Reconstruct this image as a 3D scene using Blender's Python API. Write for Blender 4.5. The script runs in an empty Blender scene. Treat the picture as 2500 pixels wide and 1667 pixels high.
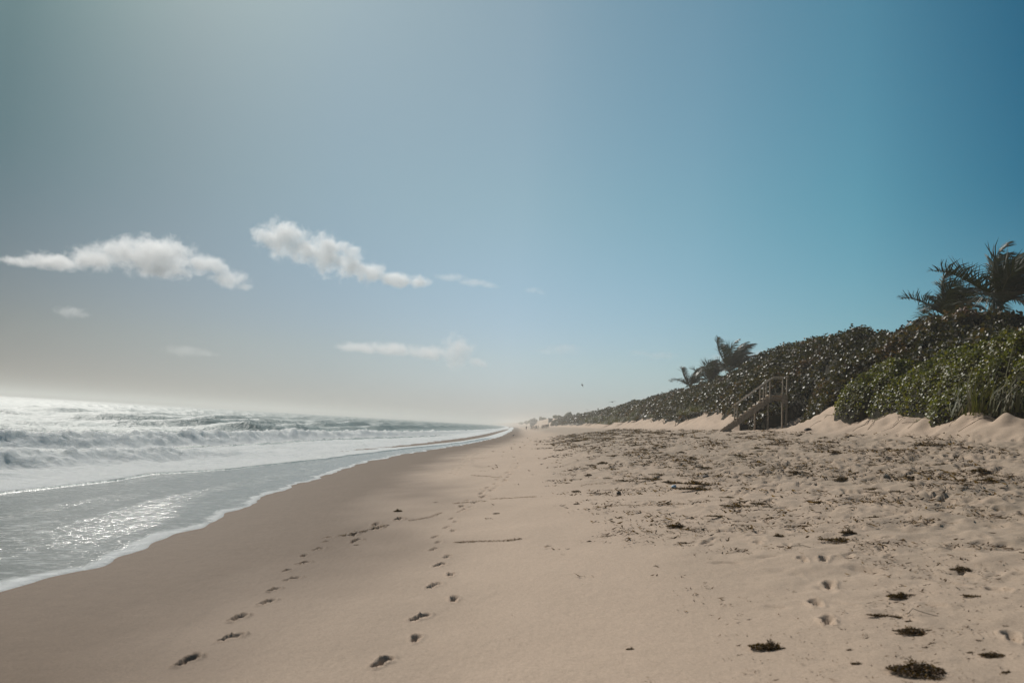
import bpy, math, random
import numpy as np
from mathutils import Vector, Matrix, Quaternion

rng = np.random.default_rng(11)
random.seed(5)
scene = bpy.context.scene
COL = scene.collection

# ------------------------------------------------------------------ camera
CAM_Z, FPX = 1.68, 1944.0
PITCH, ROLL = math.radians(6.0), math.radians(3.4)
F_ = np.array([0.0, math.cos(PITCH), math.sin(PITCH)])
R0 = np.array([1.0, 0.0, 0.0]); U0 = np.array([0.0, -math.sin(PITCH), math.cos(PITCH)])
R_ = math.cos(ROLL)*R0 + math.sin(ROLL)*U0
U_ = -math.sin(ROLL)*R0 + math.cos(ROLL)*U0
cam_d = bpy.data.cameras.new('camera'); cam = bpy.data.objects.new('camera', cam_d); COL.objects.link(cam)
cam_d.sensor_width = 36; cam_d.sensor_fit = 'HORIZONTAL'; cam_d.lens = 28.0
cam_d.clip_start = 0.05; cam_d.clip_end = 30000
cam_d.dof.use_dof = True; cam_d.dof.focus_distance = 30.0; cam_d.dof.aperture_fstop = 2.4
m = Matrix(((R_[0], U_[0], -F_[0]), (R_[1], U_[1], -F_[1]), (R_[2], U_[2], -F_[2])))
cam.matrix_world = Matrix.Translation((0, 0, CAM_Z)) @ m.to_4x4()
scene.camera = cam

# ------------------------------------------------------------------ sky, sun, exposure
SUN_AZ, SUN_EL = math.radians(-30), math.radians(37)
world = bpy.data.worlds.new('World'); scene.world = world; world.use_nodes = True
wn = world.node_tree; wn.nodes.clear()
w_out = wn.nodes.new('ShaderNodeOutputWorld'); w_bg = wn.nodes.new('ShaderNodeBackground')
w_sky = wn.nodes.new('ShaderNodeTexSky'); w_sky.sky_type = 'NISHITA'; w_sky.sun_disc = False
w_sky.sun_elevation = SUN_EL; w_sky.sun_rotation = SUN_AZ
w_sky.air_density = 1.0; w_sky.dust_density = 1.2; w_sky.ozone_density = 2.0
# sky tint with painted lens vignetting: dimmer near the sun, deeper teal away from it
w_tc = wn.nodes.new('ShaderNodeTexCoord'); w_sp = wn.nodes.new('ShaderNodeSeparateXYZ'); wn.links.new(w_tc.outputs['Generated'], w_sp.inputs[0])
def wmath(op, a, b):
    n = wn.nodes.new('ShaderNodeMath'); n.operation = op
    for k, v in enumerate((a, b)):
        if hasattr(v, 'links'): wn.links.new(v, n.inputs[k])
        else: n.inputs[k].default_value = v
    return n.outputs[0]
hx = wmath('SQRT', wmath('SUBTRACT', 1.0, wmath('MULTIPLY', w_sp.outputs[2], w_sp.outputs[2])), 0)
saz = wmath('MULTIPLY_ADD', wmath('DIVIDE', w_sp.outputs[0], hx), 0.5); saz.node.inputs[2].default_value = 0.5
def wramp(stops):
    r = wn.nodes.new('ShaderNodeValToRGB'); e = r.color_ramp.elements; r.color_ramp.interpolation = 'EASE' if 0 else 'LINEAR'
    while len(e) < len(stops): e.new(0.5)
    for el, (p, c) in zip(e, stops): el.position = .5+.5*p; el.color = (*c, 1)
    wn.links.new(saz, r.inputs[0]); return r.outputs[0]
lo = wramp([(-.55, (.172, .190, .226)), (-.225, (.335, .395, .485)), (0, (.54, .62, .74)), (.18, (.60, .71, .80)), (.55, (.50, .76, .74))])
hi = wramp([(-.56, (.106, .176, .180)), (-.4, (.232, .306, .310)), (-.225, (.366, .474, .470)), (0, (.56, .70, .635)), (.225, (.53, .79, .71)), (.4, (.36, .77, .70)), (.56, (.075, .44, .49))])
mr = wn.nodes.new('ShaderNodeMapRange'); mr.interpolation_type = 'SMOOTHSTEP'; mr.inputs[1].default_value = .02; mr.inputs[2].default_value = .30; wn.links.new(w_sp.outputs[2], mr.inputs[0])
wmx = wn.nodes.new('ShaderNodeMix'); wmx.data_type = 'RGBA'; wn.links.new(mr.outputs[0], wmx.inputs[0]); wn.links.new(lo, wmx.inputs[6]); wn.links.new(hi, wmx.inputs[7])
wml = wn.nodes.new('ShaderNodeMix'); wml.data_type = 'RGBA'; wml.blend_type = 'MULTIPLY'; wml.inputs[0].default_value = 1.0
wn.links.new(w_sky.outputs[0], wml.inputs[6])
mr2 = wn.nodes.new('ShaderNodeMapRange'); mr2.interpolation_type = 'SMOOTHSTEP'; mr2.inputs[1].default_value = -.01; mr2.inputs[2].default_value = .09; wn.links.new(w_sp.outputs[2], mr2.inputs[0])
wm3 = wn.nodes.new('ShaderNodeMix'); wm3.data_type = 'RGBA'; wm3.inputs[6].default_value = (.84, .93, 1.20, 1); wm3.inputs[7].default_value = (1, 1, 1, 1); wn.links.new(mr2.outputs[0], wm3.inputs[0])
wm4 = wn.nodes.new('ShaderNodeMix'); wm4.data_type = 'RGBA'; wm4.blend_type = 'MULTIPLY'; wm4.inputs[0].default_value = 1.0; wn.links.new(wmx.outputs[2], wm4.inputs[6]); wn.links.new(wm3.outputs[2], wm4.inputs[7])
wn.links.new(wm4.outputs[2], wml.inputs[7])
wn.links.new(wml.outputs[2], w_bg.inputs[0]); wn.links.new(w_bg.outputs[0], w_out.inputs[0])
w_bg.inputs[1].default_value = 0.10
S_DIR = Vector((math.sin(SUN_AZ)*math.cos(SUN_EL), math.cos(SUN_AZ)*math.cos(SUN_EL), math.sin(SUN_EL)))
sun_d = bpy.data.lights.new('sun', 'SUN'); sun_d.energy = 3.7; sun_d.angle = math.radians(0.53); sun_d.color = (1.0, 0.955, 0.89)
sun = bpy.data.objects.new('sun', sun_d); COL.objects.link(sun)
sun.rotation_mode = 'QUATERNION'; sun.rotation_quaternion = S_DIR.to_track_quat('Z', 'Y'); sun.location = (-20, 40, 60)
vs = scene.view_settings; vs.view_transform = 'Standard'; vs.look = 'None'; vs.exposure = 0.0; vs.gamma = 1.0
vs.use_curve_mapping = False
scene.cycles.volume_step_rate = 0.15; scene.cycles.volume_max_steps = 512
scene.cycles.volume_bounces = 4; scene.cycles.max_bounces = 6; scene.cycles.transparent_max_bounces = 8
scene.cycles.use_denoising = True

# ------------------------------------------------------------------ helpers
def tag(o, label=None, cat=None, group=None, kind=None):
    if label: o['label'] = label
    if cat: o['category'] = cat
    if group: o['group'] = group
    if kind: o['kind'] = kind
    return o
def link(name, me, parent=None, mat=None):
    o = bpy.data.objects.new(name, me); COL.objects.link(o)
    if parent is not None: o.parent = parent
    if mat is not None and me is not None and len(me.materials) == 0: me.materials.append(mat)
    return o
def empty(name, loc=(0, 0, 0), rz=0.0):
    o = bpy.data.objects.new(name, None); COL.objects.link(o); o.location = loc; o.rotation_euler = (0, 0, rz)
    o.empty_display_size = 0.2
    return o
def mesh_np(name, V, F, smooth=False):
    """V (n,3) array, F (m,k) array of equal-size faces"""
    V = np.ascontiguousarray(V, dtype=np.float32); F = np.ascontiguousarray(F, dtype=np.int32)
    me = bpy.data.meshes.new(name); k = F.shape[1]
    me.vertices.add(len(V)); me.vertices.foreach_set('co', V.ravel())
    me.loops.add(F.size); me.loops.foreach_set('vertex_index', F.ravel())
    me.polygons.add(len(F)); me.polygons.foreach_set('loop_start', np.arange(0, F.size, k, dtype=np.int32))
    me.polygons.foreach_set('loop_total', np.full(len(F), k, dtype=np.int32))
    if smooth: me.polygons.foreach_set('use_smooth', np.ones(len(F), dtype=bool))
    me.update(calc_edges=True); me.validate()
    return me
def fattr(me, name, arr):
    a = me.attributes.new(name, 'FLOAT', 'POINT'); a.data.foreach_set('value', np.ascontiguousarray(arr, dtype=np.float32))
class MB:
    def __init__(s): s.v = []; s.f = []
    def add(s, vs, fs):
        n = len(s.v); s.v += [tuple(p) for p in vs]; s.f += [tuple(i+n for i in f) for f in fs]
    def beam(s, a, b, w, h, up=(0, 0, 1)):
        a = Vector(a); b = Vector(b); d = (b-a).normalized(); up = Vector(up)
        side = d.cross(up)
        if side.length < 1e-4: side = d.cross(Vector((0, 1, 0)))
        side.normalize(); u = side.cross(d).normalized()
        vs = [p + side*(sx*w/2) + u*(sz*h/2) for p in (a, b) for sx, sz in ((-1, -1), (1, -1), (1, 1), (-1, 1))]
        s.add(vs, [(0, 1, 2, 3), (7, 6, 5, 4), (4, 5, 1, 0), (5, 6, 2, 1), (6, 7, 3, 2), (7, 4, 0, 3)])
    def tube(s, pts, rad, n=6):
        pts = [Vector(p) for p in pts]; rings = []
        for i, p in enumerate(pts):
            d = (pts[min(i+1, len(pts)-1)] - pts[max(i-1, 0)]).normalized()
            a = d.cross(Vector((0.3, 0.9, 0.1)))
            if a.length < 1e-3: a = d.cross(Vector((1, 0, 0)))
            a.normalize(); b = d.cross(a)
            r = rad[i] if hasattr(rad, '__len__') else rad
            rings.append([p + (a*math.cos(t) + b*math.sin(t))*r for t in [2*math.pi*k/n for k in range(n)]])
        vs = [q for r in rings for q in r]; fs = []
        for i in range(len(pts)-1):
            for k in range(n): fs.append((i*n+k, i*n+(k+1) % n, (i+1)*n+(k+1) % n, (i+1)*n+k))
        fs.append(tuple(range(n-1, -1, -1))); fs.append(tuple((len(pts)-1)*n+k for k in range(n)))
        s.add(vs, fs)
    def mesh(s, name, smooth=False):
        me = bpy.data.meshes.new(name); me.from_pydata(s.v, [], s.f)
        if smooth: me.polygons.foreach_set('use_smooth', [True]*len(me.polygons))
        me.update(); return me
    def build(s, name, mat, parent=None, smooth=False): return link(name, s.mesh(name, smooth), parent, mat)

def _hash(ix, iy, seed):
    with np.errstate(over='ignore'):
        h = ix.astype(np.uint32)*np.uint32(374761393) + iy.astype(np.uint32)*np.uint32(668265263) + np.uint32((seed*974634541+1013904223) & 0xffffffff)
        h = (h ^ (h >> np.uint32(13)))*np.uint32(1274126177)
        return h ^ (h >> np.uint32(16))
def noise(x, y, seed=0):
    x = np.asarray(x, dtype=np.float64); y = np.asarray(y, dtype=np.float64); x, y = np.broadcast_arrays(x, y)
    ix = np.floor(x).astype(np.int64); iy = np.floor(y).astype(np.int64); fx = x-ix; fy = y-iy
    def g(dx, dy):
        a = _hash(ix+dx, iy+dy, seed).astype(np.float64)*(2*math.pi/4294967296.0)
        return np.cos(a)*(fx-dx) + np.sin(a)*(fy-dy)
    sx = fx*fx*fx*(fx*(fx*6-15)+10); sy = fy*fy*fy*(fy*(fy*6-15)+10)
    a = g(0, 0); b = g(1, 0); c = g(0, 1); d = g(1, 1)
    return ((a+(b-a)*sx)*(1-sy) + (c+(d-c)*sx)*sy)*1.5
def fbm(x, y, o=4, seed=0):
    t = 0; a = 1.0; f = 1.0
    for i in range(o): t = t + a*noise(np.asarray(x)*f, np.asarray(y)*f, seed+i*17); a *= 0.5; f *= 2.03
    return t
def ss(a, b, x):
    t = np.clip((np.asarray(x, dtype=np.float64)-a)/(b-a), 0, 1); return t*t*(3-2*t)

# ---- pixel of the 2500x1667 frame -> ray, ray -> plane
def ray(px, py):
    d = F_ + (px-1250)/FPX*R_ - (py-833.5)/FPX*U_
    return d/np.linalg.norm(d)
def hitz(px, py, z):
    d = ray(px, py); t = (z-CAM_Z)/d[2]; return d[0]*t, d[1]*t
def at_depth(px, py, y):
    d = ray(px, py); t = y/d[1]; return Vector((d[0]*t, y, CAM_Z+d[2]*t))

# ------------------------------------------------------------------ terrain functions
_wl = [hitz(px, py, -0.42) for px, py in ((32, 1451), (200, 1392), (390, 1330), (537, 1276), (700, 1197), (882, 1132), (1010, 1105), (1148, 1084), (1225, 1066))]
_cy = np.array([-400, -20] + [p[1] for p in _wl] + [330, 460, 700, 1100, 2000, 4000])
_cx = np.array([_wl[0][0]-0.2, _wl[0][0]-0.1] + [p[0] for p in _wl] + [2.5, 4.0, 6.0, 8.0, -10, -120])
def coast(y):
    y = np.asarray(y, dtype=np.float64); t = 0
    for k in (-0.15, -0.075, 0, 0.075, 0.15): t = t + np.interp(y + k*np.maximum(np.abs(y), 8), _cy, _cx)
    return t/5
_pu = np.arange(-120, 420, 0.05)
_pk = [(-120, -6), (-40, -3.2), (-14, -1.6), (-9, -0.95), (-6.5, -0.68), (-3, -0.56), (0, -0.42), (2, -0.29), (5, 0.0), (8, 0.40), (11, 0.90), (14, 1.42),
       (16.6, 1.86), (18, 2.2), (19, 2.75), (20, 3.45), (22, 4.9), (24, 6.1), (26, 6.8), (28, 7.1), (45, 7.1), (200, 6), (420, 5)]
_pz = np.interp(_pu, [a for a, b in _pk], [b for a, b in _pk])
_kk = np.exp(-0.5*(np.arange(-30, 31)*0.05/0.5)**2); _kk /= _kk.sum()
_pz = np.convolve(np.pad(_pz, 30, mode='edge'), _kk, mode='valid')
def recess(y): return 2.5*np.exp(-((np.asarray(y)-39.5)/4.8)**4)
def Hbase(x, y):
    x = np.asarray(x, dtype=np.float64); y = np.asarray(y, dtype=np.float64)
    u = x - coast(y); u = u - recess(y)*ss(17.2, 19.6, u)*(1-ss(21.5, 26, u))
    z = np.interp(u, _pu, _pz)
    face = ss(18.5, 25, u)
    z = z + face*(0.9*noise(x*0.03+3.1, y*0.045, 3) + 0.35*noise(x*0.15, y*0.13, 4))
    z = z - 1.3*(1-ss(30, 38, y))*ss(20, 25, u)
    z = z - face*ss(95, 200, y)*0.8 + face*ss(330, 600, y)*2.2
    return z
def hit(px, py):
    d = ray(px, py); lo_, hi_ = 1.5, 1500
    for n_ in (420, 40, 12):
        t = np.geomspace(lo_, hi_, n_); below = np.nonzero(CAM_Z + d[2]*t < Hbase(d[0]*t, d[1]*t))[0]
        if len(below) == 0: return None
        i = max(below[0], 1); lo_, hi_ = t[i-1], t[i]
    return float(d[0]*hi_), float(d[1]*hi_)
def uof(x, y): return x - coast(y)

# footprints: (pixel x, pixel y, length m, heading deg from +Y towards +X)
prints = [(455, 1612, .30), (562, 1556, .27), (578, 1508, .30), (648, 1470, .28), (666, 1438, .25), (712, 1411, .27), (700, 1392, .24), (738, 1374, .26),
          (742, 1356, .24), (776, 1340, .26), (795, 1322, .24), (800, 1312, .24), (862, 1322, .2),
          (932, 1615, .30), (1015, 1553, .25), (1024, 1503, .28), (1108, 1461, .24), (1058, 1429, .28), (1100, 1402, .26), (1073, 1378, .27), (1092, 1358, .27),
          (1058, 1341, .26), (1070, 1325, .26), (1063, 1311, .28), (1106, 1296, .25), (1090, 1287, .26), (1112, 1274, .26), (1104, 1265, .25), (1122, 1248, .25), (1150, 1237, .25),
          (1172, 1211, .26), (1180, 1199, .26), (1176, 1195, .2), (1210, 1190, .25), (1215, 1180, .25), (1232, 1170, .24), (1240, 1160, .24), (1248, 1150, .24), (1262, 1140, .24),
          (2024, 1426, .3), (1992, 1472, .28), (2020, 1519, .3), (2440, 1441, .3), (2010, 1370, .28), (1960, 1372, .25), (2470, 1552, .3), (1850, 1326, .28), (1870, 1270, .26),
          (1120, 1145, .25), (1128, 1132, .25), (1140, 1120, .25), (1148, 1112, .25), (1108, 1155, .25)]
P_POS = []
for i, (px, py, L) in enumerate(prints):
    h = hit(px, py)
    if h: P_POS.append((h[0], h[1], L, math.radians((12 if px > 800 else 16) + (10 if i % 2 else -10) + random.uniform(-8, 8)), random.uniform(.7, 1.15)))
def trail(pl):
    W_ = [hit(*p) for p in pl]; side = 1; carry = 0.0
    for (ax, ay), (bx_, by_) in zip(W_[:-1], W_[1:]):
        L_ = math.hypot(bx_-ax, by_-ay); hd = math.atan2(bx_-ax, by_-ay); t = carry
        while t < L_:
            q = t/L_; P_POS.append((ax+(bx_-ax)*q+side*.10*math.cos(hd)+random.gauss(0, .03), ay+(by_-ay)*q-side*.10*math.sin(hd), random.uniform(.30, .38), hd+side*.15, random.uniform(1.2, 2.0))); side = -side; t += random.uniform(.58, .74)
        carry = t-L_
trail([(1126, 1244), (1172, 1211), (1215, 1180), (1258, 1140), (1276, 1105), (1292, 1078)])
trail([(1105, 1158), (1130, 1130), (1150, 1108), (1168, 1088)])
trail([(862, 1318), (905, 1292), (990, 1256)])
# scuffed prints of many walkers over the upper beach
scuff = []
for i in range(9000):
    y = math.exp(random.uniform(math.log(5.5), math.log(130))); dk = float(ss(7, 17, y))*.6+.4; u = random.uniform(7.0, 17.4)
    x = float(u + coast(y))
    if abs(math.atan2(x, y)) > 0.72: continue
    dens = float(ss(8.2, 11.5, u + 1.6*noise(x*0.25, y*0.16, 91)))
    if random.random() < dens*dk: scuff.append((x, y, random.uniform(.22, .42), random.uniform(-1.3, 1.3), dk*random.uniform(.35, 1.15)))
hum = []
for px, py, ry, rx, hh in ((2125, 1040, .8, .6, .30), (2185, 1030, .7, .7, .62), (2215, 1036, .5, .5, .35), (2258, 1040, .5, .5, .32), (2300, 1033, .7, .7, .60), (2345, 1040, .5, .5, .28), (2395, 1036, .8, .8, .72), (2440, 1046, .5, .6, .35), (2480, 1046, .7, .7, .5),
                           (2040, 1030, .9, .6, .30), (1985, 1036, .8, .5, .24), (1690, 1036, 1.2, .6, .3), (1640, 1034, 1.5, .7, .35), (1590, 1036, 1.8, .8, .35), (1540, 1040, 2.0, .8, .35)):
    h = hit(px, py)
    if h: hum.append((h[0]-.15, h[1], rx, ry, hh*.36))
def Hfull(x, y):
    x = np.asarray(x, dtype=np.float64); y = np.asarray(y, dtype=np.float64)
    shp = x.shape; x = x.ravel(); y = y.ravel(); r = np.hypot(x, y); u = uof(x, y)
    z = Hbase(x, y)
    dry = ss(7.5, 11.5, u + 1.4*noise(x*0.22, y*0.14, 91))*(1-ss(20, 24, u))
    z = z + 0.03*fbm(x*0.5, y*0.35, 2, 21)*ss(1, 6, u)
    z = z + dry*(0.05*noise(x*1.1, y*1.0, 31) + 0.055*noise(x*2.6, y*2.4, 32)*(1-ss(30, 70, r)) + 0.022*noise(x*6.5, y*6, 33)*(1-ss(9, 20, r)))
    z = z + (1-dry)*0.006*noise(x*1.5, y*0.8, 34)*(u > 0)
    # gullies and slumps on the bare foot of the dune
    ft = ss(17.6, 19.0, u)*(1-ss(20.5, 23, u))
    z = z + ft*(0.22*noise(x*0.5, y*0.42, 41) + 0.26*(.35-np.abs(noise(x*1.0+y*0.5, y*.9, 42))) + 0.09*noise(x*2.6+y, y*2.3, 43) + .05*noise(x*5, y*4.4, 45))
    for hx, hy, rx, ry, hh in hum:
        q = ((x-hx)/rx)**2 + ((y-hy)/ry)**2
        k = q < 6
        z[k] += hh*np.exp(-q[k]**1.5)*(1+0.5*noise(x[k]*1.8, y[k]*1.8, 44))
    def pits(lst, dep, sharp, feet=False):
        ay = y
        order = np.argsort(ay, kind='stable'); ys = ay[order]
        arr = np.array(lst); near = (arr[:, 0] > x.min()-.6) & (arr[:, 0] < x.max()+.6) & (arr[:, 1] > y.min()-.6) & (arr[:, 1] < y.max()+.6)
        for fx, fy, L, a, k in arr[near]:
            i0 = np.searchsorted(ys, fy-L*1.2); i1 = np.searchsorted(ys, fy+L*1.2)
            idx = order[i0:i1]; idx = idx[np.abs(x[idx]-fx) < L*1.2]
            if len(idx) == 0: continue
            dx = x[idx]-fx; dy = y[idx]-fy
            al = dx*math.sin(a)+dy*math.cos(a); ac = dx*math.cos(a)-dy*math.sin(a)
            if feet:
                wob = .012*noise(dx*22+fx*7, dy*22+fy*5, 47)
                qa = np.sqrt(((al-L*.20)/(L*.27))**2 + ((ac-L*.02)/(L*.165))**2)+wob*9; qb = np.sqrt(((al+L*.27)/(L*.19))**2 + (ac/(L*.125))**2)+wob*9
                ka = .55+.45*((k*7.3) % 1); kb = .5+.5*((k*13.7) % 1)
                mid_ = np.sqrt((al/(L*.36))**2 + (ac/(L*.085))**2)+wob*9
                d_ = np.maximum(np.maximum(ka*(1-ss(.62, 1.08, qa)), kb*(1-ss(.6, 1.08, qb))), .45*(1-ss(.5, 1.05, mid_)))
                q = np.minimum(qa, qb)
                z[idx] += -dep*k*d_ + dep*k*.22*np.exp(-((q-1.45)/.3)**2)*(1+1.2*noise(dx*14+fx, dy*14, 48))
                continue
            t = al/(L*.5); w = L*.19*(1+0.25*np.clip(t, -1, 1)) - L*.05*np.exp(-((t+0.1)/.3)**2)
            q = np.sqrt(np.clip(t, -9, 9)**2 + (ac/w)**2)
            z[idx] += -dep*k*(1-ss(1-sharp, 1.05, q)) + dep*k*.28*np.exp(-((q-1.35)/.28)**2)
    pits(P_POS, 0.070, 0.36, True)
    pits(scuff, 0.07, 0.55)
    return z.reshape(shp)

# ------------------------------------------------------------------ materials
def mat_new(name):
    mt = bpy.data.materials.new(name); mt.use_nodes = True; nt = mt.node_tree
    return mt, nt, nt.nodes['Principled BSDF'], nt.nodes['Material Output']
def nd(nt, kind, **kw):
    n = nt.nodes.new(kind)
    for k, v in kw.items(): setattr(n, k, v)
    return n
def ramp(nt, src, stops):
    r = nd(nt, 'ShaderNodeValToRGB'); e = r.color_ramp.elements
    while len(e) < len(stops): e.new(0.5)
    for el, (p, c) in zip(e, stops): el.position = p; el.color = (*c, 1)
    nt.links.new(src, r.inputs[0]); return r.outputs[0]
def ntex(nt, scale, detail=3, rough=.55, coord=None, vscale=None, dist=0.0):
    t = nd(nt, 'ShaderNodeTexNoise'); t.inputs['Scale'].default_value = scale; t.inputs['Detail'].default_value = detail
    t.inputs['Roughness'].default_value = rough; t.inputs['Distortion'].default_value = dist
    if coord is None:
        g = nd(nt, 'ShaderNodeNewGeometry'); coord = g.outputs['Position']
    if vscale:
        mp = nd(nt, 'ShaderNodeMapping'); mp.inputs['Scale'].default_value = vscale[:3]
        if len(vscale) > 3: mp.inputs['Rotation'].default_value[2] = vscale[3]
        nt.links.new(coord, mp.inputs[0]); coord = mp.outputs[0]
    nt.links.new(coord, t.inputs['Vector']); return t.outputs['Fac']
def mixc(nt, fac, a, b, mode='MIX'):
    mx = nd(nt, 'ShaderNodeMix', data_type='RGBA', blend_type=mode)
    for sock, v in ((mx.inputs[0], fac), (mx.inputs[6], a), (mx.inputs[7], b)):
        if hasattr(v, 'is_linked') or hasattr(v, 'links'): nt.links.new(v, sock)
        elif isinstance(v, tuple): sock.default_value = (*v, 1) if len(v) == 3 else v
        else: sock.default_value = v
    return mx.outputs[2]
def mth(nt, op, a, b=None, c=None, clamp=False):
    n = nd(nt, 'ShaderNodeMath', operation=op, use_clamp=clamp)
    for i, v in enumerate((a, b, c)):
        if v is None: continue
        if hasattr(v, 'links'): nt.links.new(v, n.inputs[i])
        else: n.inputs[i].default_value = v
    return n.outputs[0]
def attr(nt, name):
    a = nd(nt, 'ShaderNodeAttribute'); a.attribute_name = name; return a.outputs['Fac']
def bump(nt, h, strength, dist, normal=None):
    b = nd(nt, 'ShaderNodeBump'); b.inputs['Strength'].default_value = strength; b.inputs['Distance'].default_value = dist
    nt.links.new(h, b.inputs['Height'])
    if normal is not None: nt.links.new(normal, b.inputs['Normal'])
    return b.outputs[0]

M = {}
# sand
mt, nt, bs, out = mat_new('sand'); M['sand'] = mt
big = ntex(nt, 0.35, 4); fine = ntex(nt, 60, 3, .7); grain = ntex(nt, 420, 2, .7); mid = ntex(nt, 5, 4)
cd = mixc(nt, big, (.485, .362, .268), (.59, .445, .335))
cd = mixc(nt, mth(nt, 'MULTIPLY', mid, .5), cd, (.41, .316, .230))
wet = attr(nt, 'wet')
cw = mixc(nt, mid, (.165, .115, .077), (.215, .152, .104))
trm_shade = attr(nt, 'tramp_shade'); cd = mixc(nt, mth(nt, 'MULTIPLY', trm_shade, mth(nt, 'MULTIPLY_ADD', ntex(nt, 1.4, 4, .65), 1.1, .1, clamp=True)), cd, (.30, .235, .172))  # trampled sand browner; slope shade and lens darkening also put into this colour
cc = mixc(nt, wet, cd, cw)
sw = attr(nt, 'swash'); cc = mixc(nt, mth(nt, 'MULTIPLY', sw, .30), cc, (.20, .145, .10))
gr = ramp(nt, grain, [(.32, (.62, .60, .58)), (.5, (1, 1, 1)), (.68, (1.3, 1.3, 1.3))])
cc = mixc(nt, .7, cc, gr, 'MULTIPLY')
mot = ramp(nt, ntex(nt, 38, 4, .75), [(.3, (.80, .79, .78)), (.5, (1, 1, 1)), (.7, (1.14, 1.14, 1.14))]); cc = mixc(nt, .8, cc, mot, 'MULTIPLY')
shl = ramp(nt, ntex(nt, 130, 1, .5), [(.70, (1, 1, 1)), (.74, (1.7, 1.65, 1.55))]); cc = mixc(nt, .7, cc, shl, 'MULTIPLY')
fleck = ramp(nt, ntex(nt, 95, 1, .5), [(.27, (.25, .2, .16)), (.31, (1, 1, 1))])
cc = mixc(nt, .6, cc, fleck, 'MULTIPLY')
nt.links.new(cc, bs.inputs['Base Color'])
rg = mth(nt, 'SUBTRACT', .9, mth(nt, 'MULTIPLY', wet, .2)); nt.links.new(rg, bs.inputs['Roughness'])
nt.links.new(mth(nt, 'MULTIPLY_ADD', wet, -.16, .22), bs.inputs['Specular IOR Level'])
b1 = bump(nt, fine, .35, .006); b2 = bump(nt, grain, .5, .002, b1)
b3 = bump(nt, ntex(nt, 9, 3, .6, vscale=(1, .6, 1)), .5, .02, b2); nt.links.new(b3, bs.inputs['Normal'])
# sea
mt, nt, bs, out = mat_new('sea_water'); M['sea'] = mt
film = attr(nt, 'film'); foam = attr(nt, 'foam')
wc = mixc(nt, ntex(nt, .12, 3), (.018, .070, .070), (.035, .115, .110))
col = mixc(nt, film, wc, (.215, .218, .196))
nt.links.new(col, bs.inputs['Base Color'])
nt.links.new(mth(nt, 'MULTIPLY_ADD', film, -.33, .48), bs.inputs['Roughness']); bs.inputs['IOR'].default_value = 1.33
w1 = ntex(nt, 1.6, 4, .6, vscale=(1.0, .45, 1, .15), dist=.6); w2 = ntex(nt, 9.0, 3, .65, vscale=(.6, 1.5, 1, -.5), dist=.4)
gl = attr(nt, 'glint')
bb = bump(nt, w1, .8, .35); nt.links.new(mth(nt, 'MULTIPLY', mth(nt, 'MULTIPLY_ADD', gl, .75, .06), mth(nt, 'MULTIPLY_ADD', film, -.8, 1.0)), bb.node.inputs['Strength']); bb = bump(nt, w2, .9, .06, bb); nt.links.new(mth(nt, 'MULTIPLY_ADD', gl, .95, .05), bb.node.inputs['Strength']); nt.links.new(bb, bs.inputs['Normal'])
fo = nd(nt, 'ShaderNodeBsdfPrincipled'); fo.inputs['Roughness'].default_value = .8; fo.inputs['Subsurface Weight'].default_value = .7; fo.inputs['Subsurface Radius'].default_value = (.5, .5, .48); fo.inputs['Subsurface Scale'].default_value = 1.0; fo.inputs['Specular IOR Level'].default_value = .3
fc = mixc(nt, ntex(nt, 2.2, 4, .65), (.74, .77, .74), (.90, .90, .87)); nt.links.new(fc, fo.inputs['Base Color'])
fb = bump(nt, ntex(nt, 4, 6, .7, dist=.5), .9, .22); nt.links.new(fb, fo.inputs['Normal'])
fn = ntex(nt, 3.2, 5, .7, vscale=(1, .5, 1), dist=.8)
fm = mth(nt, 'MULTIPLY_ADD', fn, 1.2, mth(nt, 'MULTIPLY_ADD', foam, 2.0, -1.6))
fm = mth(nt, 'MULTIPLY', fm, 2.2, clamp=True)
fl = mth(nt, 'MULTIPLY', mth(nt, 'SUBTRACT', ntex(nt, 5.5, 4, .7, vscale=(.45, 1.6, 1, -.45), dist=.5), .515), 8.0, clamp=True)
fl = mth(nt, 'MULTIPLY', fl, mth(nt, 'MULTIPLY', film, mth(nt, 'MULTIPLY', mth(nt, 'SUBTRACT', gl, .13), 6.0, clamp=True)))
fm = mth(nt, 'MAXIMUM', fm, mth(nt, 'MULTIPLY', fl, .80))
mx = nd(nt, 'ShaderNodeMixShader'); nt.links.new(fm, mx.inputs[0]); nt.links.new(bs.outputs[0], mx.inputs[1]); ft = nd(nt, 'ShaderNodeBsdfTranslucent'); nt.links.new(mixc(nt, .5, fc, (.80, .86, .80)), ft.inputs[0]); nt.links.new(fb, ft.inputs[1])
fx = nd(nt, 'ShaderNodeMixShader'); fx.inputs[0].default_value = .10; nt.links.new(fo.outputs[0], fx.inputs[1]); nt.links.new(ft.outputs[0], fx.inputs[2])
nt.links.new(fx.outputs[0], mx.inputs[2])
nt.links.new(mx.outputs[0], out.inputs[0])
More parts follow.
